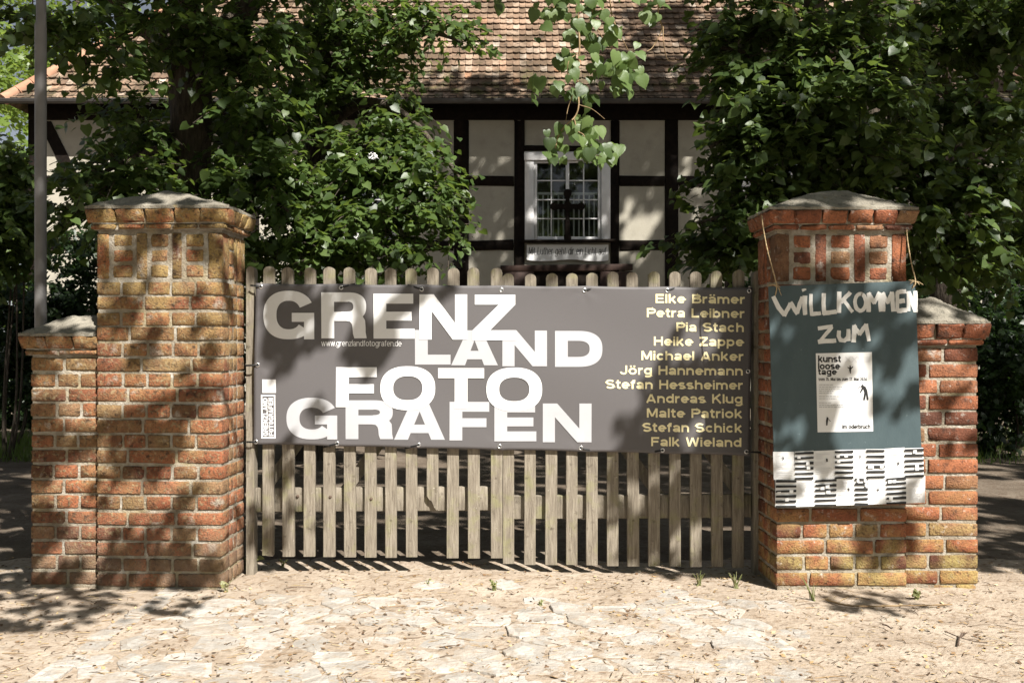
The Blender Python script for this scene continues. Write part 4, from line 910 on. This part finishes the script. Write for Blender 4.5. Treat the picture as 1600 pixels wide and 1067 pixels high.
# left linden A (forked trunk)
A = 9.0
tree('linden_tree', 'linden with forked dark trunk rising behind the tall left gate pier', (at(296, 0, A)[0], A, 0),
     [(at(296, 0, A)[0], A, -.1, .24), v4(296, 420, A, .19), v4(297, 250, A, .18), v4(298, 150, A, .19), v4(296, 60, A, .17)],
     [[v4(290, 130, A, .12), v4(252, 62, A-.1, .10), v4(200, 25, A-.2, .075), v4(140, -60, A-.3, .05), v4(90, -220, A-.3, .03)],
      [v4(302, 130, A, .13), v4(345, 60, A, .12), v4(400, -20, A, .10), v4(430, -220, A, .08), v4(440, -520, A, .03)],
      [v4(297, 80, A, .12), v4(290, -150, A+.1, .09), v4(300, -420, A+.1, .04)],
      [v4(300, 230, A, .05), v4(240, 235, A-.5, .035), v4(160, 270, A-.9, .015)],
      [v4(300, 300, A, .05), v4(380, 285, A-.4, .03), v4(450, 330, A-.7, .012)]],
     [pc_(150, 60, 7.6, 60, 40, .5, 34), pc_(60, 40, 7.4, 45, 35, .4, 26), pc_(200, 110, 7.8, 40, 25, .4, 12), pc_(250, 30, 8.2, 60, 45, .6, 40), pc_(330, 60, 8.6, 60, 60, .7, 60), pc_(400, 60, 8.8, 60, 70, .7, 70), pc_(395, 160, 8.6, 45, 50, .6, 54),
      pc_(215, 190, 8.5, 40, 35, .5, 26), pc_(200, 270, 8.2, 55, 35, .5, 36), pc_(250, 320, 8.3, 60, 35, .5, 36), pc_(140, 300, 8.0, 35, 25, .4, 16), pc_(235, 240, 9.3, 35, 50, .4, 36), pc_(210, 240, 8.8, 40, 40, .5, 30), pc_(150, 335, 8.8, 50, 25, .4, 30), pc_(380, 220, 9.6, 60, 60, .5, 50), pc_(310, 200, 10.2, 70, 70, .5, 50), pc_(385, 290, 8.6, 40, 50, .5, 44), pc_(340, 370, 8.3, 45, 40, .5, 40), pc_(420, 270, 8.6, 50, 50, .5, 50),
      pc_(430, -120, 8.8, 150, 90, 1.2, 110), pc_(250, -130, 8.4, 150, 80, 1.2, 100), pc_(330, -330, 8.8, 200, 110, 1.3, 130), pc_(100, -110, 7.8, 100, 70, .8, 60)], M['leaf'], .085, 'linden trees in the yard')
# left linden B with the sunlit boughs
B = 10.5
tree('linden_tree', 'linden with sunlit boughs hanging before the chapel wall, left of the window', (at(500, 0, B)[0], B, 0),
     [(at(488, 0, B)[0], B, -.1, .22), v4(489, 420, B, .18), v4(494, 300, B, .17), v4(503, 200, B, .165), v4(512, 60, B, .15), v4(520, -150, B, .12), v4(525, -420, B, .05)],
     [[v4(505, 200, B, .07), v4(570, 160, B-.6, .05), v4(640, 185, B-1.2, .03), v4(720, 280, B-1.7, .012)], [v4(500, 260, B, .06), v4(560, 250, B-.9, .04), v4(610, 310, B-1.6, .015)],
      [v4(515, 60, B, .08), v4(590, 30, B-.5, .05), v4(660, 45, B-.9, .03), v4(720, 65, B-1.1, .01)], [v4(500, 280, B, .05), v4(440, 300, B-1, .03), v4(420, 350, B-1.5, .012)]],
     [pc_(480, 60, 10.2, 60, 70, .7, 70), pc_(560, 40, 9.9, 60, 50, .6, 60), pc_(630, 35, 9.7, 50, 38, .5, 44), pc_(690, 45, 9.6, 38, 22, .4, 24), pc_(570, 110, 9.9, 45, 30, .5, 36), pc_(620, 150, 9.5, 40, 18, .4, 18), pc_(500, 150, 10, 60, 50, .6, 60), pc_(450, 190, 9.8, 50, 45, .5, 48),
      pc_(570, 215, 9.2, 45, 20, .4, 34), pc_(620, 225, 9.0, 40, 25, .4, 40), pc_(560, 280, 8.9, 50, 35, .4, 44), pc_(640, 265, 8.9, 40, 28, .4, 40), pc_(668, 300, 8.8, 24, 25, .3, 26), pc_(655, 330, 8.7, 30, 32, .3, 26), pc_(705, 345, 8.8, 14, 12, .25, 7), pc_(560, 340, 8.7, 50, 40, .4, 50), pc_(480, 280, 9, 50, 40, .5, 44), pc_(470, 350, 8.7, 50, 40, .4, 48), pc_(600, 390, 8.6, 40, 28, .4, 34), pc_(520, 405, 8.6, 50, 28, .4, 36), pc_(440, 400, 8.8, 40, 30, .4, 30), pc_(650, 395, 8.7, 12, 15, .2, 8),
      pc_(560, -120, 10.2, 150, 90, 1.2, 110), pc_(520, -340, 10.4, 160, 100, 1.2, 100)], M['leaf'], .082, 'linden trees in the yard')
# right trees
T1 = 9.5
tree('shade_tree', 'tree with dappled trunk and low boughs behind the tall right gate pier', (at(1262, 0, T1)[0], T1, 0),
     [(at(1262, 0, T1)[0], T1, -.1, .2), v4(1262, 440, T1, .14), v4(1268, 250, T1, .12), v4(1272, 120, T1, .11), v4(1270, -100, T1, .09), v4(1260, -500, T1, .04)],
     [[v4(1266, 260, T1, .05), v4(1180, 190, T1-.6, .035), v4(1110, 230, T1-1, .015)], [v4(1268, 180, T1, .05), v4(1200, 100, T1-.3, .035), v4(1110, 70, T1-.4, .015)], [v4(1266, 330, T1, .045), v4(1180, 330, T1-.8, .03), v4(1080, 350, T1-1.1, .012)], [v4(1270, 160, T1, .05), v4(1350, 130, T1-.8, .03), v4(1420, 170, T1-1.3, .01)]],
     [pc_(1155, 60, 9.2, 40, 50, .5, 44), pc_(1200, 40, 9.3, 55, 55, .6, 60), pc_(1150, 110, 9.1, 30, 30, .4, 24), pc_(1180, 130, 9.0, 50, 40, .5, 46), pc_(1250, 110, 8.8, 55, 45, .5, 50), pc_(1185, 165, 8.6, 50, 15, .4, 30), pc_(1240, 165, 8.5, 60, 18, .4, 34), pc_(1165, 220, 8.6, 34, 30, .4, 36), pc_(1180, 230, 8.7, 45, 40, .4, 46), pc_(1130, 275, 8.6, 22, 16, .35, 16), pc_(1165, 315, 8.6, 32, 28, .35, 34), pc_(1105, 365, 8.5, 26, 12, .3, 16), pc_(1145, 390, 8.6, 32, 22, .35, 26), pc_(1190, 320, 8.8, 45, 40, .4, 40), pc_(1170, 400, 8.8, 35, 30, .35, 26), pc_(1250, 230, 8.7, 50, 40, .4, 44), pc_(1250, 310, 8.9, 50, 35, .4, 40),
      pc_(1330, 40, 8.7, 60, 50, .5, 46), pc_(1380, 90, 8.6, 50, 40, .5, 36), pc_(1350, 150, 8.4, 55, 25, .4, 40), pc_(1330, 230, 8.6, 60, 40, .5, 50), pc_(1330, 290, 8.8, 60, 30, .5, 40), pc_(1170, -100, 9.3, 120, 70, 1, 90), pc_(1330, -130, 9.3, 150, 90, 1, 100), pc_(1260, -330, 9.5, 200, 120, 1.4, 130)], M['leaf_right'], .094, 'shade trees in the yard')
T2 = 11.0
tree('shade_tree', 'tree with thick leaning trunk behind the low right brick pier', (at(1480, 0, T2)[0], T2, 0),
     [(at(1475, 0, T2)[0], T2, -.1, .27), v4(1482, 450, T2, .19), v4(1500, 300, T2, .185), v4(1530, 160, T2, .18), v4(1553, 40, T2, .17), v4(1570, -120, T2, .14), v4(1580, -520, T2, .06)],
     [[v4(1520, 200, T2, .09), v4(1440, 80, T2-.2, .07), v4(1380, -60, T2-.3, .05), v4(1330, -300, T2-.4, .025)], [v4(1550, 60, T2, .07), v4(1640, -40, T2, .05), v4(1720, -160, T2, .02)], [v4(1500, 290, T2, .05), v4(1440, 270, T2-1.4, .03), v4(1400, 300, T2-2, .01)]],
     [pc_(1430, 60, 10.6, 70, 55, .7, 50), pc_(1500, 90, 10.2, 50, 60, .6, 34), pc_(1580, 70, 10, 50, 60, .6, 40), pc_(1480, 20, 9.9, 60, 45, .6, 44), pc_(1590, 10, 9.8, 50, 40, .6, 40), pc_(1540, 60, 12.2, 70, 60, .6, 40), pc_(1440, 170, 9.8, 60, 45, .6, 50), pc_(1530, 200, 9.6, 60, 45, .6, 50), pc_(1590, 170, 9.6, 45, 45, .6, 32), pc_(1420, 260, 9.0, 60, 45, .5, 56), pc_(1500, 290, 9.0, 60, 50, .5, 60), pc_(1580, 290, 9.2, 50, 50, .5, 44), pc_(1440, 340, 8.9, 55, 40, .5, 50), pc_(1520, 380, 9.2, 50, 40, .5, 44), pc_(1590, 390, 9.5, 40, 45, .5, 36), pc_(1460, 410, 9.1, 45, 25, .4, 26),
      pc_(1480, -120, 10.6, 170, 90, 1.2, 110), pc_(1640, -60, 10.4, 100, 110, 1.2, 70), pc_(1500, -340, 10.8, 220, 130, 1.5, 140), pc_(1420, -560, 11, 260, 140, 1.7, 130)], M['leaf_right'], .10, 'shade trees in the yard')
T3 = 13.5
TALL = [((x, 12.2+random.uniform(-.6, .6), z), (1.25, .9, 1.1), 60, .5, .7, 1.6) for x, z in ((2.6, 11.4), (4.4, 11.2), (6.2, 11.4), (8.0, 11.3), (9.8, 11.6), (2.8, 13.2), (4.6, 13.1), (6.4, 13.3), (8.3, 13.0), (10., 13.4), (3.6, 15.), (5.4, 15.), (7.2, 15.2), (9., 15.), (10.8, 15.2), (7.6, 17), (9.4, 17), (11.2, 17.1), (13., 16.8), (8.6, 19), (10.4, 19), (12.2, 19.1), (14, 19), (11.6, 11.6), (13.4, 11.8), (12, 13.4), (13.8, 13.5), (12.6, 15.2), (14.4, 15.1), (15.2, 12.8))]
tree('shade_tree', 'farther tree with dark upright trunk between the two nearer shade trees', (at(1368, 0, T3)[0], T3, 0),
     [(at(1358, 0, T3)[0], T3, -.1, .25), v4(1360, 400, T3, .2), v4(1366, 150, T3, .18), v4(1385, 0, T3, .16), v4(1400, -300, T3, .1), v4(1400, -700, T3, .04)],
     [[v4(1372, 100, T3, .09), v4(1300, -20, T3, .06), v4(1220, -200, T3, .03)], [v4(1390, -50, T3, .08), v4(1480, -200, T3, .05), v4(1560, -420, T3, .02)]],
     [pc_(1300, 190, 12.8, 60, 40, .6, 30), pc_(1420, 230, 12.8, 70, 50, .6, 36), pc_(1300, 30, 13.2, 90, 60, .9, 50), pc_(1200, -140, 13.2, 120, 80, 1.2, 80), pc_(1400, -180, 13.4, 200, 100, 1.6, 120), pc_(1330, -420, 13.5, 260, 140, 2.0, 170), pc_(1130, -330, 13.4, 120, 110, 1.4, 90), pc_(1050, -520, 13.4, 130, 110, 1.4, 90)]+TALL, M['leaf_right'], .10, 'shade trees in the yard')
# bright trees far behind the left end of the chapel
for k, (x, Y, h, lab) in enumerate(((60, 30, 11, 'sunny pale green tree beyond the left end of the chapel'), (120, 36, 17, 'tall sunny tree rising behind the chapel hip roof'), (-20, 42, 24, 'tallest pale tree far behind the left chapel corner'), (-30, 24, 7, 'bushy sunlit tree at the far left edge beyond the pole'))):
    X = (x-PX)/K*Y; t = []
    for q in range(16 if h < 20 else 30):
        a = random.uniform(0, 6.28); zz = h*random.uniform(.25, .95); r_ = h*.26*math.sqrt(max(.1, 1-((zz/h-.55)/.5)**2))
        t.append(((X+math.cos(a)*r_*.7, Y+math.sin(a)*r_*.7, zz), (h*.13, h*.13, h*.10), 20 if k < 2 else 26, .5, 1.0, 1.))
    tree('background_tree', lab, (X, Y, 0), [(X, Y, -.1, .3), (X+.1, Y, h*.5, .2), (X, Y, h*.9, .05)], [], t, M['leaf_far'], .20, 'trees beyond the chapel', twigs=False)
# shrubs
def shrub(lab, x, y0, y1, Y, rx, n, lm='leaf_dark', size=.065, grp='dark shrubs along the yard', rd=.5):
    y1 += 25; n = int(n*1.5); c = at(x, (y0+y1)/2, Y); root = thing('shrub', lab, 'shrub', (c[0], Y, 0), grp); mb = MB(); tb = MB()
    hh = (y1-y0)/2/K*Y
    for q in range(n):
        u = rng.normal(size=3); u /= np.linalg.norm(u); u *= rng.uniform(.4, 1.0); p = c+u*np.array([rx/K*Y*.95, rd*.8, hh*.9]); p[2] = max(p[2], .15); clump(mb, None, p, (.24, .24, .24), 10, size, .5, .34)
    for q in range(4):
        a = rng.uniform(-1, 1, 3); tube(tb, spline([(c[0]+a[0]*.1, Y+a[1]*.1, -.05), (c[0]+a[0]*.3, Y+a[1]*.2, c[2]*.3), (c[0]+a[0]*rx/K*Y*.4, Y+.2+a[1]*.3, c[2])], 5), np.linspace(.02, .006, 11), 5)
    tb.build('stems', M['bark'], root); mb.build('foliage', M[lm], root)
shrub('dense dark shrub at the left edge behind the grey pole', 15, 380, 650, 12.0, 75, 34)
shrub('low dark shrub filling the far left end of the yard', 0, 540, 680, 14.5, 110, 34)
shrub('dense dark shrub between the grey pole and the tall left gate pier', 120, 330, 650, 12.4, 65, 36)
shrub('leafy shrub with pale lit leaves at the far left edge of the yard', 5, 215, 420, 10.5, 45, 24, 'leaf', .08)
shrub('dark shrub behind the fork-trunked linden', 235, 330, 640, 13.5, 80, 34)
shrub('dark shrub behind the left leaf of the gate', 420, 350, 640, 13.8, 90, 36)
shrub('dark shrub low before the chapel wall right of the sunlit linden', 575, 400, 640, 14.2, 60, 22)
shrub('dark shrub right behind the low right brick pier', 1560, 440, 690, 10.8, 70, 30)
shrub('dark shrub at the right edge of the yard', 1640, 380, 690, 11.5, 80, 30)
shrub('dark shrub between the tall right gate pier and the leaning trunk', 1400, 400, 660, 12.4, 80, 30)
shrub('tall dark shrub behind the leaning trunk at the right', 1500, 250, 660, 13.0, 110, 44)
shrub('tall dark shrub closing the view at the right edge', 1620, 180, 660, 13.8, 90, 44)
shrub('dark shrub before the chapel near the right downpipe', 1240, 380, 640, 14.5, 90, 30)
# white garden fence glimpsed at the right
fe = thing('white_fence', 'white garden fence glimpsed through leaves behind the low right pier', 'fence', (*at(1541, 500, 14)[:2], 0))
for x_ in (1496, 1541, 1590): mb = MB(); c = at(x_, 440, 14); box(mb, (c[0]-.04, 13.96, 0), (c[0]+.04, 14.04, c[2])); mb.build('post', M['white_paint'], fe)
for y_ in (437, 461): mb = MB(); a, b = at(1480, y_, 14), at(1640, y_, 14); box(mb, (a[0], 13.93, a[2]-.015), (b[0], 13.957, a[2]+.015)); mb.build('rail', M['white_paint'], fe)

# ---------------------------------------------------------------- roadside linden on the camera's side: shades the gate, one bough hangs into view
def vnoise(x, y, s, o=0): return .5+.5*mnoise.noise(Vector((x*s, y*s, o+.37)))*1.5
root = thing('roadside_linden', 'roadside linden whose leafy twig hangs in front of the chapel window', 'tree', (-4.2, -1.2, 0))
mb = MB(); p = spline([(-4.2, -1.2, -.1), (-4.15, -1.2, 2.5), (-4.0, -1.1, 5), (-3.7, -1, 7.5), (-3.5, -1, 10)], 6); tube(mb, p, np.interp(np.linspace(0, 1, len(p)), [0, .25, .5, .75, 1], [.33, .27, .23, .15, .06]), 14, wob=.05); mb.build('trunk', M['bark'], root)
for lb in ([(-4, -1.1, 4.8, .1), (-2.2, 0, 5.2, .07), (.2, 1.2, 5.4, .04), (1.0, 1.5, 5.3, .012)], [(-3.8, -1, 6.6, .12), (-1, .5, 8.0, .08), (2.2, 1.0, 8.3, .06), (4.2, 1.2, 6.6, .03), (4.8, 1.3, 5.6, .012)], [(-1, .5, 8, .05), (-.2, 2.6, 7.6, .03), (.4, 4.7, 5.6, .014), (.42, 5.6, 4.2, .007), (.40, 5.8, 3.4, .004)]):
    mb = MB(); p = spline([q[:3] for q in lb], 7); tube(mb, p, np.interp(np.linspace(0, 1, len(p)), np.linspace(0, 1, len(lb)), [q[3] for q in lb]), 7); mb.build('limb', M['bark'], root)
def inpoly(x, y, poly):
    c = False; n = len(poly)
    for i in range(n):
        (xa, ya), (xb, yb) = poly[i], poly[i-1]
        if (ya > y) != (yb > y) and x < (xb-xa)*(y-ya)/(yb-ya)+xa: c = not c
    return c
# leafy patches: outline of the patch it shades, leaf cover, clump scale (per metre)
patches = [([(20, 300), (400, 300), (385, 400), (340, 500), (325, 640), (320, 660), (20, 700)], .33, 7.2), ([(20, 680), (330, 640), (330, 720), (300, 760), (290, 900), (20, 900)], .33, 5.6), ([(-120, 880), (300, 890), (345, 905), (300, 955), (160, 975), (90, 985), (-120, 990)], .74, 6.),
           ([(420, 440), (470, 445), (700, 445), (640, 520), (560, 590), (500, 645), (445, 620), (415, 560)], .56, 5.), ([(700, 430), (830, 430), (700, 470)], .4, 7.),
           ([(1085, 440), (1190, 440), (1190, 720), (955, 720), (985, 640), (1040, 540)], .68, 4.5), ([(1190, 440), (1440, 440), (1440, 560), (1380, 700), (1210, 690)], .47, 7.), ([(1180, 300), (1440, 300), (1440, 440), (1190, 440)], .30, 8.), ([(1270, 925), (1420, 925), (1430, 960), (1300, 955)], .85, 6.), ([(1440, 480), (1560, 470), (1560, 760), (1440, 740)], .22, 8.),
           ([(940, 700), (1190, 700), (1190, 900), (1000, 900)], .55, 6.), ([(1300, 790), (1410, 800), (1410, 880), (1330, 900)], .5, 7.), ([(390, 690), (520, 700), (520, 860), (390, 860)], .22, 8.)]
mb = MB(); LP, LD, LN, LSz = [], [], [], []
def shade(Pt, nx_, ny_, sc_, cov, tr=(4.0, 6.0), lsz=.085):
    k = vnoise(nx_, ny_, sc_)+.35*(vnoise(nx_, ny_, sc_*2.7, 9)-.5)
    th = .5+(.5-cov)*.95
    if k < th: return
    t = tr[0]+(tr[1]-tr[0])*vnoise(nx_*1.0, ny_*1.0, 1.7, 21)+random.uniform(-.25, .25)
    LP.append(Pt+S*t+rng.normal(0, .012, 3)); LD.append(rng.normal(0, .5, 3)+np.array([0, 0, -.6])); LN.append(S*.8+rng.normal(0, .45, 3)); LSz.append(lsz*random.uniform(.7, 1.15))
for poly, cov, sc_ in patches:
    xs_ = [p[0] for p in poly]; ys_ = [p[1] for p in poly]; area = (max(xs_)-min(xs_))*(max(ys_)-min(ys_))/(311.**2); n = int(area*1150)
    for _ in range(n):
        x, y = random.uniform(min(xs_), max(xs_)), random.uniform(min(ys_), max(ys_))
        if not inpoly(x, y, poly): continue
        P_ = gnd(x, y) if y > 915 else at(x, y, 5.05 if x < 395 or x > 1190 else 5.27)
        shade(P_, P_[0], P_[2]-(5.2-P_[1])*1.1, sc_, cov)
for it in range(58000):                                  # high crown over the yard and over the trees behind the gate
    x, z = random.uniform(-5.5, 9), random.uniform(4.4, 10.2)
    if it % 2: x, z = random.uniform(-4.5, 5.5), random.uniform(1.62, 4.6)
    if it % 12 == 0: x, z = random.uniform(2.55, 7), random.uniform(.1, 1.8)
    if it % 12 == 6: x, z = random.uniform(-5.5, -2.5), random.uniform(.2, 1.8)
    if .4 < x < 1.3 and 2.6 < z < 4.1: continue
    if z < 2.0 and abs(x) < 1.5 and random.random() < .5: continue
    if (.0 < x < 2.4 and 5.5 < z < 8.1) or (.7 < x < 3.0 and 8.5 < z < 10.2) or (3.6 < x < 5.1 and 6.9 < z < 7.7): continue
    P_ = np.array([x, 5.3, z]); shade(P_, x, z, 3.2 if z < 4.5 else 1.7, .74 if z < 4.5 else .80, (4.4, 6.8), .09 if z < 4.4 else .14)
for _ in range(16000):                                  # unseen canopy added round the sunlit forecourt to cut light off the lane
    x, y = random.uniform(-11, 11), random.uniform(-9, 6)
    if -2.9 < x < 3.3 and 2.2 < y: continue
    if abs(x) > 2.6 and y > 4.6 and -5 < x < 5: continue
    shade(np.array([x, y, 0.]), x, y, .9, .72, (7.0, 9.5), .16)
leaves(mb, LP, LD, nz(np.array(LN)), LSz); mb.build('crown', M['leaf'], root)
# hanging bough in view
mb = MB(); hb = MB(); Y = 5.8
twl = [([(908, -60), (904, 20), (905, 80), (903, 130), (904, 165), (898, 184), (882, 200), (872, 214), (868, 232)], .0030), ([(898, 184), (903, 203), (912, 214), (918, 232), (940, 245)], .0020), ([(950, -30), (955, 20), (963, 48), (982, 76)], .0022), ([(1028, -20), (1030, 20), (1036, 42), (1022, 70), (1010, 82)], .0022), ([(1036, 42), (1036, 68), (1045, 90), (1060, 94)], .0016), ([(905, 80), (888, 100), (886, 125)], .0016), ([(903, 130), (890, 160), (884, 190)], .0014), ([(955, 60), (960, 95), (965, 115)], .0016), ([(880, -30), (860, 30), (850, 60)], .002), ([(930, -30), (925, 30), (940, 60)], .002), ([(905, 165), (925, 172), (945, 186)], .0013), ([(1210, 0), (1232, 12), (1250, 25)], .002)]
for p, r_ in twl: q = spline([at(x, y, Y)+np.array([0, rng.normal(0, .03), 0]) for x, y in p], 5); tube(hb, q, np.linspace(r_*2.1, r_*1.2, len(q)), 5)
hb.build('hanging_twig', M['twig'], root)
spots = [(868, 222, 9, 9, 5), (862, 212, 8, 6, 2), (872, 250, 8, 8, 4), (900, 205, 10, 10, 6), (905, 225, 12, 10, 8), (930, 235, 14, 10, 9), (948, 248, 10, 8, 6), (912, 245, 10, 8, 5), (920, 212, 8, 8, 3), (905, 150, 10, 10, 6), (920, 160, 8, 10, 4), (885, 140, 8, 10, 4), (905, 100, 14, 12, 8), (925, 115, 10, 10, 5), (880, 95, 8, 8, 4), (925, 85, 8, 8, 3), (968, 108, 12, 10, 8), (985, 115, 12, 12, 9), (975, 135, 12, 10, 8), (990, 95, 8, 8, 4), (960, 145, 8, 6, 4), (880, 60, 10, 14, 5), (845, 20, 14, 12, 4), (872, 20, 12, 14, 6), (905, 30, 14, 16, 9), (935, 15, 12, 14, 7), (945, 55, 14, 12, 8), (960, 60, 8, 8, 5), (915, 55, 12, 12, 6), (852, 64, 6, 5, 2), (842, 140, 6, 8, 3), (840, 155, 6, 6, 2), (900, 0, 30, 14, 12), (1018, 18, 10, 12, 5), (1035, 8, 10, 10, 4), (1010, 0, 14, 8, 4), (770, 4, 8, 6, 3), (782, 14, 6, 6, 2), (835, 30, 8, 10, 2), (1215, 20, 8, 8, 3), (1235, 35, 8, 8, 3)]
LP, LD, LN, LSz = [], [], [], []
for x, y, sx, sy, n in spots:
    for _ in range(int(n*1.35)):
        P_ = at(x+rng.normal(0, sx*1.0), y+rng.normal(0, sy*.8)-8, Y)+np.array([0, rng.normal(0, .08), 0])
        LP.append(P_); LD.append(np.array([rng.normal(0, .5), rng.normal(-.15, .3), -.9])); LN.append(np.array([rng.normal(.15, .4), -.75+rng.normal(0, .3), .55+rng.normal(0, .3)])); LSz.append(random.uniform(.042, .086))
leaves(mb, LP, LD, nz(np.array(LN)), LSz, (LT2, LF2)); mb.build('hanging_leaves', M['leaf_near'], root)

# ---------------------------------------------------------------- grass, weeds, fallen sticks
mb = MB(); P3, Q3 = [], []
for _ in range(9000):
    if random.random() < .7: x, y = random.uniform(-8, -4.6), random.uniform(10.2, 13.0)
    else: x, y = random.uniform(4.6, 8), random.uniform(10, 14)
    h = random.uniform(.06, .22); a = random.uniform(0, 6.28); d = np.array([math.cos(a), math.sin(a), 0])*.006; b = rng.normal(0, .3, 2)*h
    mb.add([np.array([x, y, .015])-d, np.array([x, y, .015])+d, np.array([x+b[0], y+b[1], h])], [(0, 1, 2)])
tag(mb.build('grass', M['grass']), kind='stuff')
def weed(lab, px, py, h, n, kind):
    c = gnd(px, py); c[2] = gz(c[0], c[1]); root = thing('weed', lab, 'weed', c, 'weeds along the gate'); mb = MB(); sb = MB(); LP, LD, LN, LSz = [], [], [], []
    for k in range(n):
        a = random.uniform(0, 6.28); l = h*random.uniform(.5, 1); tip = c+np.array([math.cos(a)*l*.5, math.sin(a)*l*.35, l]); m_ = (c+tip)/2+np.array([0, 0, l*.12])
        q = spline([c+rng.normal(0, .006, 3)*np.array([1, 1, 0]), m_, tip], 4); tube(sb, q, np.linspace(.0022, .0009, len(q)), 4)
        for s_ in range(kind):
            P_ = q[random.randrange(2, len(q))]; LP.append(P_); LD.append(rng.normal(0, .7, 3)+np.array([0, -.2, .4])); LN.append(np.array([0, -.4, .8])+rng.normal(0, .3, 3)); LSz.append(random.uniform(.35, .8)*h*(.35 if kind > 3 else .75))
    sb.build('stalks', M['weed'], root)
    if LP: leaves(mb, LP, LD, nz(np.array(LN)), LSz); mb.build('leaves', M['weed'], root)
weed('upright pale weed against the foot of the left gate post', 390, 893, .11, 5, 3)
weed('low green weed under the left gate leaf', 442, 888, .045, 8, 5)
weed('flat weed on the cobbles in the middle of the drive', 772, 925, .05, 9, 6)
weed('tiny weed on the cobbles between gate leaves and flat weed', 668, 916, .035, 5, 4)
weed('dry straggling weed by the right end of the gate', 1092, 915, .075, 22, 0)
weed('dry bent weed beside the shaded foot of the right gate pier', 1150, 918, .08, 26, 0)
weed('grassy tuft at the front foot of the right gate pier', 1270, 938, .11, 12, 0)
weed('green tuft before the low right brick pier', 1432, 938, .045, 10, 2)
weed('small weed on the cobbles below the dry straggling weed', 845, 948, .035, 6, 4)
weed('thin grass tuft in the sand below the left gate pier', 352, 925, .06, 6, 1)
for lab, pts_, r_ in (('dark forked twig lying on the sand at right', [(1497, 1012), (1500, 1000), (1511, 992)], .004), ('long thin twig on the sand before the low right pier', [(1476, 990), (1510, 1003), (1543, 1009)], .0025), ('pale root crossing the sand before the right gate pier', [(1290, 940), (1330, 950), (1400, 950), (1488, 948)], .005), ('short dark twig on the sand before the right gate pier', [(1379, 979), (1386, 981), (1393, 986)], .004)):
    mb = MB(); q = spline([gnd(x, y)+np.array([0, 0, .012]) for x, y in pts_], 5); tube(mb, q, np.linspace(r_, r_*.6, len(q)), 6, wob=.1)
    if 'forked' in lab: c = gnd(1500, 1000)+np.array([0, 0, .012]); tube(mb, [c, c+np.array([.02, .03, .008]), c+np.array([.05, .05, .004])], [.0035, .003, .002], 5)
    tag(mb.build('fallen_twig', M['twig'] if 'pale' in lab else M['bolt'], loc=tuple(q[0])), lab, 'twig')

for k, (x, y, h) in enumerate(((-9, -9, 8.5), (-3.5, -11, 9), (2.5, -11, 9), (8.5, -9.5, 8.5), (-12, 0, 8), (12.5, -1, 8))):  # unseen tree row added behind the camera to block sky and bounce light
    t = []
    for q in range(13):
        a = 2.4*q; zz = h*(.16+.06*q); r_ = 2.4*math.sin(math.pi*min(.95, (zz/h)*.9+.1)); t.append(((x+math.cos(a)*r_, y+math.sin(a)*r_, zz), (1.2, 1.2, .9), 16, .5, 1.0, 1.))
    tree('unseen_lane_tree', 'unseen leafy tree added across the lane to cut sky and bounced light', (x, y, 0), [(x, y, -.1, .25), (x, y, h*.5, .18), (x, y, h*.9, .05)], [], t, M['leaf'], .22, 'unseen trees added across the lane', twigs=False)
